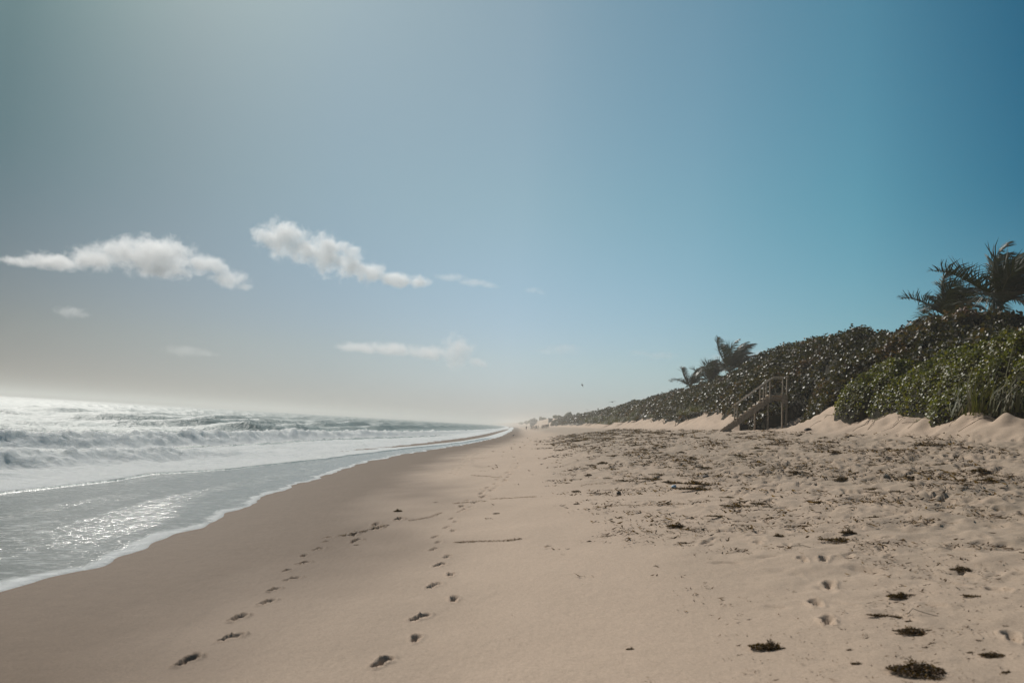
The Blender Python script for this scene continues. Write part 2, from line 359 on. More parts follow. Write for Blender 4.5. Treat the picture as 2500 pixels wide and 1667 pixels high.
def simple(name, c1, c2, rough=.7, scale=3, spec=.3, trans=0.0, objvar=True, bmp=0, bscale=30):
    mt, nt, bs, out = mat_new(name); M[name] = mt
    f = ntex(nt, scale, 3)
    c = mixc(nt, ramp(nt, f, [(.3, (0, 0, 0)), (.7, (1, 1, 1))]), c1, c2)
    nt.links.new(c, bs.inputs['Base Color']); bs.inputs['Roughness'].default_value = rough; bs.inputs['Specular IOR Level'].default_value = spec
    if bmp: nt.links.new(bump(nt, ntex(nt, bscale, 3), bmp, .02), bs.inputs['Normal'])
    if trans > 0:
        tr = nd(nt, 'ShaderNodeBsdfTranslucent'); nt.links.new(mixc(nt, 1.0, c, (1.6, 1.9, .5), 'MULTIPLY'), tr.inputs[0])
        mx = nd(nt, 'ShaderNodeMixShader'); mx.inputs[0].default_value = trans
        nt.links.new(bs.outputs[0], mx.inputs[1]); nt.links.new(tr.outputs[0], mx.inputs[2]); nt.links.new(mx.outputs[0], out.inputs[0])
    return mt
def leafmat(name, cols, rough, spec, trans):
    mt, nt, bs, out = mat_new(name); M[name] = mt
    a = attr(nt, 'tone'); n = len(cols)
    c = ramp(nt, a, [(i/(n-1), cols[i]) for i in range(n)])
    nt.links.new(c, bs.inputs['Base Color']); bs.inputs['Roughness'].default_value = rough; bs.inputs['Specular IOR Level'].default_value = spec
    tr = nd(nt, 'ShaderNodeBsdfTranslucent'); nt.links.new(mixc(nt, 1.0, c, (1.5, 1.7, .5), 'MULTIPLY'), tr.inputs[0])
    mx = nd(nt, 'ShaderNodeMixShader'); mx.inputs[0].default_value = trans
    nt.links.new(bs.outputs[0], mx.inputs[1]); nt.links.new(tr.outputs[0], mx.inputs[2]); nt.links.new(mx.outputs[0], out.inputs[0])
leafmat('sea_grape_leaf', [(.040, .037, .018), (.068, .057, .029), (.098, .071, .036), (.155, .076, .042)], .46, .34, .2)
leafmat('shrub_leaf', [(.060, .066, .012), (.104, .108, .019), (.165, .150, .029), (.19, .14, .038)], .46, .38, .28)
leafmat('palm_leaf', [(.022, .028, .010), (.034, .040, .014), (.06, .058, .02), (.15, .115, .06)], .48, .4, .12)
leafmat('grass_blade', [(.06, .065, .02), (.09, .09, .03), (.13, .11, .045), (.17, .13, .06)], .6, .25, .2)
leafmat('seaweed', [(.035, .021, .011), (.065, .036, .017), (.115, .058, .022), (.20, .105, .03)], .6, .3, .33)
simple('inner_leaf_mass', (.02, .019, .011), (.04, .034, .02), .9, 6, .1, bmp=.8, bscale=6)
simple('bark', (.10, .075, .05), (.19, .15, .11), .9, 8, .1, bmp=.6, bscale=25)
simple('weathered_wood', (.20, .165, .125), (.42, .345, .265), .8, 14, .2, bmp=.4, bscale=40)
simple('sunlit_wood', (.42, .355, .28), (.62, .53, .43), .8, 14, .2, bmp=.4, bscale=40)  # lighter copy of the stair wood: sunlight on rails and treads painted in
simple('far_leaf', (.03, .04, .02), (.06, .07, .03), .8, 2, .2, bmp=.8, bscale=3)
simple('plaster', (.30, .28, .25), (.38, .36, .32), .8, 1, .2)
simple('dark_glass', (.02, .025, .03), (.03, .035, .04), .1, 1, .5)
simple('skin', (.30, .17, .11), (.34, .20, .13), .6, 4)
for nme, c in (('cloth_dark', (.03, .03, .035)), ('cloth_navy', (.03, .04, .08)), ('cloth_red', (.16, .05, .045)), ('cloth_green', (.07, .11, .09)), ('cloth_grey', (.16, .16, .16))):
    simple(nme, c, tuple(v*1.3 for v in c), .85, 6)
simple('gull_dark', (.06, .055, .05), (.11, .10, .09), .8, 6)
simple('blue_plastic', (.03, .22, .42), (.55, .70, .78), .3, 9, .5)
simple('dark_stone', (.03, .027, .025), (.06, .05, .045), .7, 20)

# ------------------------------------------------------------------ beach sheet (sand, berm and dune in one)
def polar_sheet(rows, az):
    A, Rr = np.meshgrid(az, rows); x = Rr*np.sin(A); y = Rr*np.cos(A)
    nr, na = x.shape; i = np.arange((nr-1)*(na-1)); r = i//(na-1); c = i % (na-1)
    a = r*na+c; F = np.stack([a, a+1, a+na+1, a+na], 1)
    return x.ravel(), y.ravel(), F
def geo(a, b, k): return np.exp(np.arange(math.log(a), math.log(b), k))
rows = np.concatenate([[0.02, .4, .9, 1.4], geo(1.8, 9, .0047), geo(9, 26, .0042), geo(26, 32, .007), geo(32, 200, .010), geo(200, 700, .02), geo(700, 3900, .09)])
az = np.radians(np.concatenate([np.arange(-180, -40, 4.0), np.linspace(-40, 40, 660), np.arange(44, 181, 4.0)]))
x, y, F = polar_sheet(rows, az)
z = Hfull(x, y)
me = mesh_np('sand', np.stack([x, y, z], 1), F[:, ::-1], True)
u = uof(x, y); fattr(me, 'wet', 1-ss(1.8, 5.4, u + .9*noise(x*.35, y*.2, 51) + .3*noise(x*1.2, y*.9, 52)))
nsw = noise(u*.30+.25*noise(u*.12, y*.05, 57), y*.012+2.2, 55); fattr(me, 'swash', (np.exp(-(nsw/.022)**2)+.5*np.exp(-((nsw-.2)/.015)**2))*ss(.8, 2, u)*(1-ss(5.0, 6.5, u))*(.3+.7*ss(-.2, .4, noise(x*.8, y*.5, 56))))
fattr(me, 'tramp_shade', ss(7.0, 11.5, u + 1.6*noise(x*.25, y*.16, 91))*(1-ss(16.5, 18.5, u)))
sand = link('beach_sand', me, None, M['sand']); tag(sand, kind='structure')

# ------------------------------------------------------------------ sea
SEA = -0.62
def knots(pts, z):
    h = sorted([hitz(a, b, z) for a, b in pts], key=lambda p: p[1]); ys = np.array([p[1] for p in h]); us = np.array([p[0]-float(coast(p[1])) for p in h])
    return ys, us
k1y, k1u = knots([(0, 1096), (256, 1096), (387, 1092), (595, 1084), (700, 1077), (784, 1072), (1046, 1064)], SEA)
k2y, k2u = knots([(0, 1147), (180, 1138), (256, 1131), (372, 1128), (446, 1122), (595, 1114), (720, 1108)], SEA)
kby, kbu = knots([(0, 1198), (270, 1170), (372, 1153), (580, 1143), (800, 1122), (1002, 1096), (1156, 1078)], -.55)
def sea_fn(x, y):
    u = uof(x, y); r = np.hypot(x, y)
    chop = (.07*noise(x*.55, y*.35, 61) + .05*noise(x*1.3, y*.9, 62) + .03*noise(x*2.8, y*2.2, 63)*(1-ss(60, 140, r)))*ss(3, 9, -u)
    z = SEA + chop; foam = np.zeros_like(z)
    def wave(uc, h, back, front, turb, fo_back, seed, fo_amt=1.0):
        nonlocal z, foam
        s = u - uc + .35*noise(y*.22, u*.1, seed) + .12*noise(y*.9, u*.4, seed+1)
        shape = np.where(s < -front, np.exp(-((s+front)/back)**2), np.where(s < 0, ss(0, -front, s), 0))
        zz = h*shape
        if turb > 0:
            zz = zz*(1 + turb*(.9*fbm(x*1.1, y*.7, 2, seed+2))) + (shape > .02)*h*(.16*fbm(x*2.3, y*1.9, 3, seed+5)+.10*noise(x*7, y*6, seed+9))*np.sqrt(shape)
        z = z + zz
        foam = np.maximum(foam, fo_amt*np.where(s < 0, np.exp(-np.maximum(-s-front*1.3, 0)/fo_back), 0)*(h > .06))
        return s
    # broken wave nearest the bore line
    h2 = .42*(1-ss(32, 48, y))*(1+.25*noise(y*.12, 0*y, 71))
    wave(np.interp(y, k2y, k2u), h2, 1.5, 1.3, .5, .8, 72, .95)
    # main broken wave
    h1 = .66*(1-.35*ss(60, 200, y))*(1+.22*noise(y*.09, 0*y, 73))
    u1 = np.interp(y, k1y, k1u) + np.maximum(y-k1y[-1], 0)*.02
    s1 = wave(u1, h1, 2.0, 1.9, .42, 1.0, 74, 1.0)
    # unbroken swells further out
    for j, (uo, hh, sd) in enumerate(((-22.5, 1.00, 81), (-32, .95, 83), (-43, 1.0, 85), (-56, 1.05, 87), (-72, 1.0, 89), (-92, 1.0, 101), (-118, 1.0, 103), (-150, 1., 105), (-190, 1., 107), (-240, 1., 109))):
        uc = uo - (k1y[0]*0) + 2.0*noise(y*.03, 0*y+j, sd)
        env = np.clip(.55 + .75*noise(y*.055+j*7.3, u*.01, sd+1) + .25*noise(y*.16, 0*y, sd+2), .12, 1.15)
        s = u-uc + .3*noise(y*.3, u*.1, sd)
        shape = np.where(s < -2.2, np.exp(-((s+2.2)/3.4)**2), np.where(s < 0.6, ss(.6, -2.2, s), 0))
        z = z + hh*env*shape
        crest = np.exp(-((s+2.6)/.9)**2)*ss(.75, 1.0, env)
        foam = np.maximum(foam, crest*.75)
    # foam streaks left behind on the flat water
    st = ss(.0, .55, fbm(u*.35, y*.11, 3, 111)+.12)
    ub = np.interp(y, kby, kbu)
    flat = ss(-.05, .25, ub-u)*ss(0, 1.5, u-u1)
    foam = np.maximum(foam, flat*(.72+.28*st))
    foam = np.maximum(foam, ss(-24, -14, u)*(u < u1)*.55*st); foam = np.maximum(foam, .34*st*(u <= -14))
    # uprush: a thin film running up the sand behind the bore line
    H = Hbase(x, y) + .03*fbm(x*0.5, y*0.35, 2, 21)*ss(1, 6, u)
    ue = .28*noise(y*.32, 0*y, 121)*(1+ss(10, 40, y)) + .10*noise(y*1.3, 0*y, 122)
    film = ss(-.06, .10, u-ub)
    step = .055*(1-ss(-.25, .0, u-ub))*(u > ub-8)
    zf = np.maximum(H, SEA-.01) + .012 + .004*noise(x*2.2, y*1.2, 123)
    z = np.where(u > ub-3, z*(1-ss(-3, 0, u-ub)) + np.maximum(zf+step, SEA)*ss(-3, 0, u-ub), z)
    edge = ue-u
    z = np.where(edge < .25, H - .03 + .045*ss(-.02, .25, edge), z)
    fr = (1-ss(.05, .85, edge + .25*noise(x*1.5, y*.9, 126)))*(edge > -.4)
    rip = .46*ss(.1, .6, noise(u*1.3+.6*noise(y*.2, u*.2, 131), y*.10, 124)+.2*noise(u*2, y*1.2, 125))
    foam = np.where(film > .5, np.maximum(.95*fr, rip), foam)
    far = ss(90, 140, y)
    foam = np.maximum(foam, far*ss(-16, -6, u)*.85)
    band = ss(-.25, .45, noise(u*.75+.9*noise(y*.12, u*.15, 132), y*.045, 127) + .25*noise(u*2.1, y*.2, 128))
    glint = np.where(film > .3, .20+.12*band, 1.0)
    return z, np.clip(foam, 0, 1), film, u, edge, glint
rows = np.concatenate([geo(2, 60, .0062), geo(60, 200, .008), geo(200, 700, .02), geo(700, 4000, .06)])
az = np.radians(np.concatenate([np.arange(-180, -42, 4.0), np.linspace(-42, 3.2, 380), np.arange(4, 12, 1.0)]))
x, y, F = polar_sheet(rows, az)
z, foam, film, u, edge, glint = sea_fn(x, y)
keep = (edge[F] > -1.2).any(axis=1); F = F[keep]
used = np.unique(F); mp = np.full(len(x), -1); mp[used] = np.arange(len(used))
me = mesh_np('sea', np.stack([x, y, z], 1)[used], mp[F][:, ::-1], True)
fattr(me, 'foam', foam[used]); fattr(me, 'film', film[used]); fattr(me, 'glint', glint[used])
sea = link('sea', me, None, M['sea']); tag(sea, kind='structure')

# ------------------------------------------------------------------ leaf clouds
def leaves(name, C, N, size, elong=1.0, tone=None, fold=.25, parent=None, mat=None):
    """C centres, N normals; each leaf two quads folded on the midrib (4 triangles)"""
    n = len(C); N = N/np.linalg.norm(N, axis=1, keepdims=True)
    rv = rng.normal(size=(n, 3)); T = np.cross(N, rv); T /= np.linalg.norm(T, axis=1, keepdims=True)+1e-9; B = np.cross(N, T)
    s = (size*rng.uniform(.65, 1.25, n))[:, None]*.5
    P = [C - T*s*elong, C + T*s*elong]
    lf = N*s*fold
    w = .92
    P += [C - T*s*.45*elong + B*s*w + lf, C + T*s*.45*elong + B*s*w + lf, C - T*s*.45*elong - B*s*w + lf, C + T*s*.45*elong - B*s*w + lf]
    V = np.stack(P, 1).reshape(-1, 3); b = np.arange(n)[:, None]*6
    F = np.concatenate([b+np.array([[0, 1, 3, 2]]), b+np.array([[0, 4, 5, 1]])], 0)
    me = mesh_np(name, V, F, False)
    if tone is None: tone = rng.uniform(0, 1, n)
    fattr(me, 'tone', np.repeat(tone, 6))
    return link(name, me, parent, mat)
def grad_n(fn, x, y, e=.25):
    gx = (fn(x+e, y)-fn(x-e, y))/(2*e); gy = (fn(x, y+e)-fn(x, y-e))/(2*e)
    n = np.stack([-gx, -gy, np.ones_like(gx)], 1); return n/np.linalg.norm(n, axis=1, keepdims=True)
# canopy of the sea grape: height of foliage above the sand
def veg(x, y):
    u = uof(x, y)
    low = 18.6 + .9*noise(y*.13, 0*y, 141) + .5*noise(y*.5, 0*y, 142)
    low = low + .5*ss(44, 52, y)*(1-ss(60, 75, y)) + 1.1*ss(72, 95, y)*(1-ss(240, 400, y))
    low = low + 1.8*(1-ss(30, 35, y))
    low = np.maximum(low, np.where((y > 30) & (y < 42.3), .364*y-coast(y), 0))
    lump = 1.15 + .55*noise(x*.28, y*.22, 143) + .28*noise(x*.8, y*.7, 144) + .14*noise(x*1.9, y*1.7, 145)
    return np.clip(lump, .3, 3)*ss(-.1, 1.1, u-low)*(1-.25*ss(26, 32, u))
def canopy(x, y): return Hbase(x, y) + veg(x, y)
def thicket(label, y0, y1, dens, size, u0=18.3, u1=29.0, hull=.5):
    yc = (y0+y1)/2; xc = float(coast(yc))+20
    root = empty('sea_grape_thicket', (xc, yc, float(Hbase(xc, yc)))); tag(root, label, 'shrub', 'sea grape thickets on the dune')
    base = np.array(root.location)
    n = int((y1-y0)*(u1-u0)*1.25*dens)
    y = rng.uniform(y0-.6, y1+.6, n); x = coast(y) + rng.uniform(u0, u1, n)
    v = veg(x, y); k = (v > .28) & (noise(x*.85, y*.75, 151) < .42+rng.normal(size=n)*.06); x = x[k]; y = y[k]; v = v[k]
    depth = rng.exponential(.16, len(x)); depth = np.where(rng.uniform(size=len(x)) < .07, -rng.uniform(0, .30, len(x)), depth); depth = np.minimum(depth, v-.05)
    nn = grad_n(canopy, x, y)
    Cp = np.stack([x, y, canopy(x, y)], 1) - nn*depth[:, None]*.8
    N = nn*.55 + np.array([-.12, .0, .35]) + rng.normal(size=(len(x), 3))*.8
    tone = np.clip(rng.normal(.36, .22, len(x)) + .45*noise(x*.3, y*.3, 152) + .35*(noise(x*.55, y*.5, 153) > .42), 0, 1)
    leaves('foliage', Cp-base, N, size, 1.0, tone, .18, root, M['sea_grape_leaf'])
    st = max(hull, .25); ys = np.arange(y0-.3, y1+.3+st, st); us = np.arange(u0, u1+st, st)
    Y, Uu = np.meshgrid(ys, us); X = coast(Y)+Uu; vv = veg(X.ravel(), Y.ravel())
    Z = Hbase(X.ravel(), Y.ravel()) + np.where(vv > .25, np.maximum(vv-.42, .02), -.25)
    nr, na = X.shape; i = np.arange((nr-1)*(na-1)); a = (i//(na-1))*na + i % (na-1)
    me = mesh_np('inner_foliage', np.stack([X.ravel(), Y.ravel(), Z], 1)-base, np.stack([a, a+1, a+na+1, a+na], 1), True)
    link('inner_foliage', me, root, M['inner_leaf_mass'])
    # bare stems along the lower edge
    cnt = 0
    for t in range(400):
        yy = random.uniform(y0, y1); uu = random.uniform(u0, u0+5); xx = float(coast(yy))+uu
        if .15 < float(veg(np.array([xx]), np.array([yy]))[0]) < .7 and cnt < 16:
            g = float(Hbase(xx, yy)); cnt += 1
            p = Vector((xx, yy, g-.05))-root.location; d = Vector((random.uniform(-.5, .3), random.uniform(-.5, .5), random.uniform(.5, 1)))
            mb = MB(); mb.tube([p, p+d*.35, p+d*.7+Vector((random.uniform(-.2, .2), random.uniform(-.2, .2), 0))], [.025, .018, .01], 4); mb.build('stem', M['bark'], root)
    return root
thicket('dark sea grape thicket under the two tall palms at the right edge', 13, 33, 165, .145)
thicket('broad glossy sea grape bank rising just right of the wooden stairs', 33, 46.5, 185, .145)
thicket('sea grape thicket directly behind and above the wooden staircase', 46.5, 62, 130, .155)
thicket('sea grape thicket left of the stairs, below the three middle palms', 62, 92, 70, .18, hull=.6)
thicket('low sea grape mat on the dune just left of the middle palms', 92, 135, 26, .26, hull=.8)
thicket('farther sea grape mat on the ridge beneath the flying gull', 135, 210, 9, .40, hull=1.2)
thicket('hazy farthest strip of low dune scrub beyond the thin post', 210, 420, 3, .75, hull=3)

# yellow-green shrubs on the lower face at right
def green_shrub(label, px, py, ry, ru, h, n, du=1.2):
    hx, hy = hit(px, py); hx = hx + du
    root = empty('green_shrub', (hx, hy, float(Hbase(hx, hy)))); tag(root, label, 'shrub', 'yellow-green shrubs at the dune foot')
    sd = int(px)
    def top(x, y):
        q = ((x-hx)/ru)**2 + ((y-hy)/ry)**2
        q = q*(1+.5*noise(x*.6, y*.6, sd))
        return np.sqrt(np.clip(1-q, 0, 1))*h*(1+.28*noise(x*.9, y*.9, sd+1)+.16*noise(x*2.3, y*2.3, sd+2))
    tot = lambda x, y: Hbase(x, y)+top(x, y)
    x = hx+rng.uniform(-ru*1.2, ru*1.2, n); y = hy+rng.uniform(-ry*1.2, ry*1.2, n); t = top(x, y); k = t > .12; x = x[k]; y = y[k]; t = t[k]
    nn = grad_n(tot, x, y, .12)
    dep = np.minimum(rng.exponential(.09, len(x)), t)
    Cp = np.stack([x, y, tot(x, y)], 1)-nn*dep[:, None] + rng.normal(size=(len(x), 3))*.05
    base = np.array(root.location)
    leaves('foliage', Cp-base, nn*.6+np.array([-.1, .05, .45])+rng.normal(size=(len(x), 3))*.55, .068, 1.4, np.clip(rng.normal(.5, .25, len(x)), 0, 1), .2, root, M['shrub_leaf'])
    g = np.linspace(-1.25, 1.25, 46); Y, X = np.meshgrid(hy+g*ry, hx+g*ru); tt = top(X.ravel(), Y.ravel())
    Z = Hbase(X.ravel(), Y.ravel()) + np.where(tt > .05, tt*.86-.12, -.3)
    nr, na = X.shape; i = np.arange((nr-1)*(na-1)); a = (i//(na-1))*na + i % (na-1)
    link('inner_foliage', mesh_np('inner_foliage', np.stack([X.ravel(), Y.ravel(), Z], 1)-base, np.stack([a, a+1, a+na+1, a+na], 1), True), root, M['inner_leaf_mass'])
green_shrub('rounded dark green shrub, leftmost of the green shrubs on the sand', 2085, 1014, 1.7, 1.6, 1.25, 15000, .9)
green_shrub('wide yellow-green shrub in the middle of the lower dune face', 2235, 1008, 2.5, 1.9, 1.3, 24000, 1.1)
green_shrub('tall yellow-green shrub running up the dune at the right edge', 2390, 1004, 2.6, 2.2, 1.5, 28000, 1.3)
green_shrub('green shrub cut off by the right edge of the picture', 2540, 1004, 2.2, 2.2, 1.7, 17000, 1.5)

# ------------------------------------------------------------------ palms
WIND = Vector((.93, .25, -.10)).normalized()
def frond(root, L, azim, elev, droop, wk, dead=0.0):
    p = Vector((0, 0, 0)); d = Vector((math.sin(azim)*math.cos(elev), math.cos(azim)*math.cos(elev), math.sin(elev)))
    n = 16; pts = [p.copy()]; dirs = [d.copy()]
    for i in range(n):
        s = (i+1)/n
        d = (d + (Vector((0, 0, -1))*droop + WIND*wk)*(.06+.26*s)*.55).normalized(); p = p+d*(L/n); pts.append(p.copy()); dirs.append(d.copy())
    V = []; F = []; tone = []
    def quad(a, b, c, e, t):
        k = len(V); V.extend([a, b, c, e]); F.append((k, k+1, k+2, k+3)); tone.extend([t]*4)
    for i in range(n):   # midrib
        w = .035*(1-i/n)+.006; sd = dirs[i].cross(Vector((0, 0, 1)))
        sd = sd.normalized() if sd.length > .01 else Vector((1, 0, 0)); up = sd.cross(dirs[i])
        quad(pts[i]-sd*w, pts[i]+sd*w, pts[i+1]+sd*w*.8, pts[i+1]-sd*w*.8, .75); quad(pts[i]-up*w, pts[i]+up*w, pts[i+1]+up*w*.8, pts[i+1]-up*w*.8, .75)
    m_ = 56; ft = random.uniform(.1, .5) + dead
    for j in range(m_):
        s = .16+.84*j/m_; i = min(int(s*n), n-1); f = s*n-i; c = pts[i].lerp(pts[i+1], f); dr = dirs[i]
        sd = dr.cross(Vector((0, 0, 1))); sd = sd.normalized() if sd.length > .01 else Vector((1, 0, 0)); up = sd.cross(dr)
        ll = L*.35*(math.sin(math.pi*min(1, .18+s*.80))**.7)*random.uniform(.85, 1.1)
        for sg in (-1, 1):
            q = (sd*sg*.75 + dr*.65 + up*.18 + WIND*.55*wk/.8 + Vector((0, 0, -.12)) + Vector([random.gauss(0, .09) for _ in range(3)])).normalized()
            q2 = (q + Vector((0, 0, -.30)) + WIND*.35).normalized()
            wv = dr.cross(q); wv = (q.cross(wv)).normalized()*(.021*L/3.5+.006)
            e = c+q*ll*.55; t = min(1, max(0, ft+random.gauss(0, .12)))
            quad(c-wv, c+wv, e+wv*.9, e-wv*.9, t); quad(e-wv*.9, e+wv*.9, e+q2*ll*.45+wv*.15, e+q2*ll*.45-wv*.15, t)
    me = mesh_np('frond', np.array(V), np.array(F)); fattr(me, 'tone', tone)
    return link('frond', me, root, M['palm_leaf'])
def palm(label, px, py, depth, L, nf, seed, lean=.25, spread=1.0):
    random.seed(seed); top = at_depth(px, py, depth)
    bx, by = top.x-lean, top.y; g = float(Hbase(bx, by))-.1
    root = empty('coconut_palm', (bx, by, g)); tag(root, label, 'palm tree', 'wind-blown coconut palms on the dune')
    H = top.z-g
    mb = MB(); pts = []; rad = []
    for i in range(13):
        s = i/12; pts.append((lean*s*s, 0, H*s)); rad.append((.19-.07*s+(.05 if i == 0 else 0))*(1.06 if i % 2 else .96))
    mb.tube(pts, rad, 9); mb.build('trunk', M['bark'], root, True)
    cr = Vector((lean, 0, H))
    mb = MB()
    for k in range(7):
        a = k*.9; mb.tube([cr+Vector((0, 0, -.15)), cr+Vector((math.cos(a)*.13, math.sin(a)*.13, .18)), cr+Vector((math.cos(a)*.2, math.sin(a)*.2, .42))], [.07, .05, .02], 5)
    mb.build('crown_shaft', M['bark'], root, True)
    for k in range(nf):
        a = k*2.399963+seed; t = k/nf
        el = math.radians(84-72*t**1.1)+random.gauss(0, .1)
        up = math.sin(a) < -.3
        f = frond(root, L*random.uniform(.82, 1.1), a, el, (.18+.55*t)*spread, (.70+.4*random.random()), .3 if t > .85 else 0)
        f.location = cr + Vector((0, 0, -.1*t))
    return root
palm('tallest palm, cut by the right edge of the picture', 2444, 738, 36, 3.5, 26, 3)
palm('palm with fronds swept right, second from the right edge', 2312, 770, 41, 2.5, 26, 8)
palm('largest of the three middle palms, nearest the sea grape bank', 1784, 906, 84, 4.2, 24, 21)
palm('short palm in the middle of the three above the stairs', 1733, 930, 88, 3.4, 19, 34)
palm('leftmost small palm on the ridge, with a frond leaning left', 1686, 944, 96, 3.4, 14, 47)
random.seed(77)

# ------------------------------------------------------------------ wooden staircase
def stairs():
    bx, by = hit(1768, 1054); g = float(Hfull(np.array([bx]), np.array([by]))[0])
    root = empty('wooden_staircase', (bx, by, g)); tag(root, 'weathered wooden beach staircase with handrails climbing the dune', 'staircase')
    wood = M['weathered_wood']
    # run direction: up the dune (to +X, slightly away); width direction w
    dx = Vector((.985, -.17, 0)).normalized(); wv = Vector((-dx.y, dx.x, 0)); W = 1.05; run = 2.30; rise = 1.90; n = 11
    dn = dx*run + Vector((0, 0, rise))
    for s in (0, 1):
        mb = MB(); o = wv*(W*s); mb.beam(o+Vector((0, 0, -.02))-dn*.02, o+dn+Vector((0, 0, -.06)), .06, .25); mb.build('stringer', wood, root)
    for i in range(n):
        t = (i+.55)/n; c = dx*(run*t)+Vector((0, 0, rise*(i+.75)/n+.08)); mb = MB(); mb.beam(c+wv*.032, c+wv*(W-.032), .27, .045, (0, 0, 1)); mb.build('tread', M['sunlit_wood'], root)
    top = dn; P = .70
    # landing deck
    for k in range(4):
        c = top+dx*(.09+k*.165)+Vector((0, 0, .03)); mb = MB(); mb.beam(c-wv*.06, c+wv*(W+.06), .15, .04); mb.build('deck_board', wood, root)
    for s in (0, 1):
        mb = MB(); o = top+wv*(W*s)+Vector((0, 0, -.11)); mb.beam(o+dx*.05, o+dx*P, .05, .15); mb.build('deck_joist', wood, root)
    mb = MB(); o = top+dx*(P-.42)+Vector((0, 0, -.14)); mb.beam(o-wv*.12+dx*.12, o-wv*.12+dx*.40, .04, .42); mb.build('side_panel', wood, root)
    def post(name, base, z0, z1, w=.095):
        mb = MB(); mb.beam(base+Vector((0, 0, z0)), base+Vector((0, 0, z1)), w, w, (0, 1, 0)); mb.build(name, wood, root)
    RH = .93
    for s in (0, 1):
        o = wv*(W*s + (.085 if s else -.085))
        gb = lambda q: float(Hbase(q.x+bx, q.y+by))-g-.35
        for t, z1 in ((.26, None), (.80, None), (.93, None)):
            q = o+dx*(run*t); post('rail_post', q, rise*t-.22, rise*t+RH-.05, .055)
        if s == 0: q = o+dx*(run*.90); post('support_post', q, gb(q), rise*.90-.2, .075)
        else: q = o+dx*(run*.70); post('support_post', q, gb(q), rise*.70-.2, .075)
        q = o+dx*(run+P-.05); post('landing_post', q, gb(q), rise+RH+.10, .07)
        q0 = o+dx*(run*.20)+Vector((0, 0, rise*.20+RH)); q1 = o+dx*run+Vector((0, 0, rise+RH))
        mb = MB(); mb.beam(q0, q1, .09, .045); mb.build('handrail', M['sunlit_wood'], root)
        mb = MB(); mb.beam(q1+Vector((0, 0, .01)), o+dx*(run+P)+Vector((0, 0, rise+RH+.05)), .09, .045); mb.build('top_rail', M['sunlit_wood'], root)
    # dark footing block under the lower flight
    mb = MB(); q = dx*.95-wv*.0; zz = gbz(q, bx, by, g)
    mb.beam(q+wv*.1+Vector((0, 0, zz-.1)), q+wv*.1+Vector((0, 0, .42)), .34, .22, (0, 1, 0)); mb.beam(q+wv*.8+Vector((0, 0, zz-.1)), q+wv*.8+Vector((0, 0, .42)), .2, .22, (0, 1, 0)); mb.build('footing', M['dark_stone'], root)
def gbz(q, bx, by, g): return float(Hbase(q.x+bx, q.y+by))-g
stairs()

# ------------------------------------------------------------------ seaweed
def weed_mesh(name, seed, n, lx, ly, h, bl):
    r = np.random.default_rng(seed)
    a = r.uniform(0, 2*math.pi, n); q = np.sqrt(r.uniform(0, 1, n)); q = q*(1+.25*noise(np.cos(a)*1.5+seed, np.sin(a)*1.5, seed+3))
    cx = q*np.cos(a)*lx; cy = q*np.sin(a)*ly
    env = np.clip(1-q**1.4, .04, 1)*(.75+.9*noise(cx/lx*2.4+seed, cy/ly*2.4, seed)); cz = r.uniform(0, 1, n)**.8*h*np.clip(env, .04, 1.3)
    d = r.normal(size=(n, 3))*np.array([1, 1, .45])+np.array([.2, 0, .18]); d /= np.linalg.norm(d, axis=1, keepdims=True); L = (bl*r.uniform(.4, 1.5, n)*(.6+.5*np.clip(env, 0, 1)))[:, None]
    sd = np.cross(d, r.normal(size=(n, 3))); sd /= np.linalg.norm(sd, axis=1, keepdims=True); w = (bl*.11*r.uniform(.5, 1.7, n))[:, None]
    p0 = np.stack([cx, cy, np.maximum(cz, .003)], 1); p1 = p0+d*L*.5; d2 = d+r.normal(size=(n, 3))*.6; d2 /= np.linalg.norm(d2, axis=1, keepdims=True); p2 = p1+d2*L*.5
    V = np.stack([p0-sd*w, p0+sd*w, p1+sd*w, p1-sd*w, p2+sd*w*.4, p2-sd*w*.4], 1).reshape(-1, 3); V[:, 2] = np.maximum(V[:, 2], .001)
    b = np.arange(n)[:, None]*6; F = np.concatenate([b+np.array([[0, 1, 2, 3]]), b+np.array([[3, 2, 4, 5]])], 0)
    me = mesh_np(name, V, F); fattr(me, 'tone', np.repeat(np.clip(r.normal(.42, .26, n), 0, 1), 6)); me.materials.append(M['seaweed']); return me
W_MOUND = [weed_mesh('seaweed_clump', 200+i, 1500, .16, .10, .075, .030) for i in range(5)]
W_FLAT = [weed_mesh('seaweed_clump', 230+i, 700, .17, .09, .022, .028) for i in range(5)]
W_LONG = [weed_mesh('seaweed_clump', 260+i, 650, .30, .05, .02, .030) for i in range(4)]
def ground_at(x, y): return float(Hfull(np.array([x]), np.array([y]))[0])
def clump(px, py, wpx, kind, label, rot=None, hs=1.0, group=None, xy=None):
    if xy is None:
        h = hit(px, py)
        if h is None: return
        x, y = h
    else: x, y = xy
    me = random.choice({'m': W_MOUND, 'f': W_FLAT, 'l': W_LONG}[kind]); half = {'m': .17, 'f': .18, 'l': .31}[kind]
    s = (.92 if y < 7 else 1.08)*(wpx*math.hypot(x, y)/FPX/2)/half
    o = link('seaweed_clump', me); o.location = (x, y, ground_at(x, y)-.004); o.scale = (s*1.12, s, s*hs*.82)
    o.rotation_euler = (0, 0, random.uniform(-.3, .3) if rot is None else rot)
    tag(o, label, 'seaweed', group); return o
G1 = 'larger seaweed clumps on the sand'
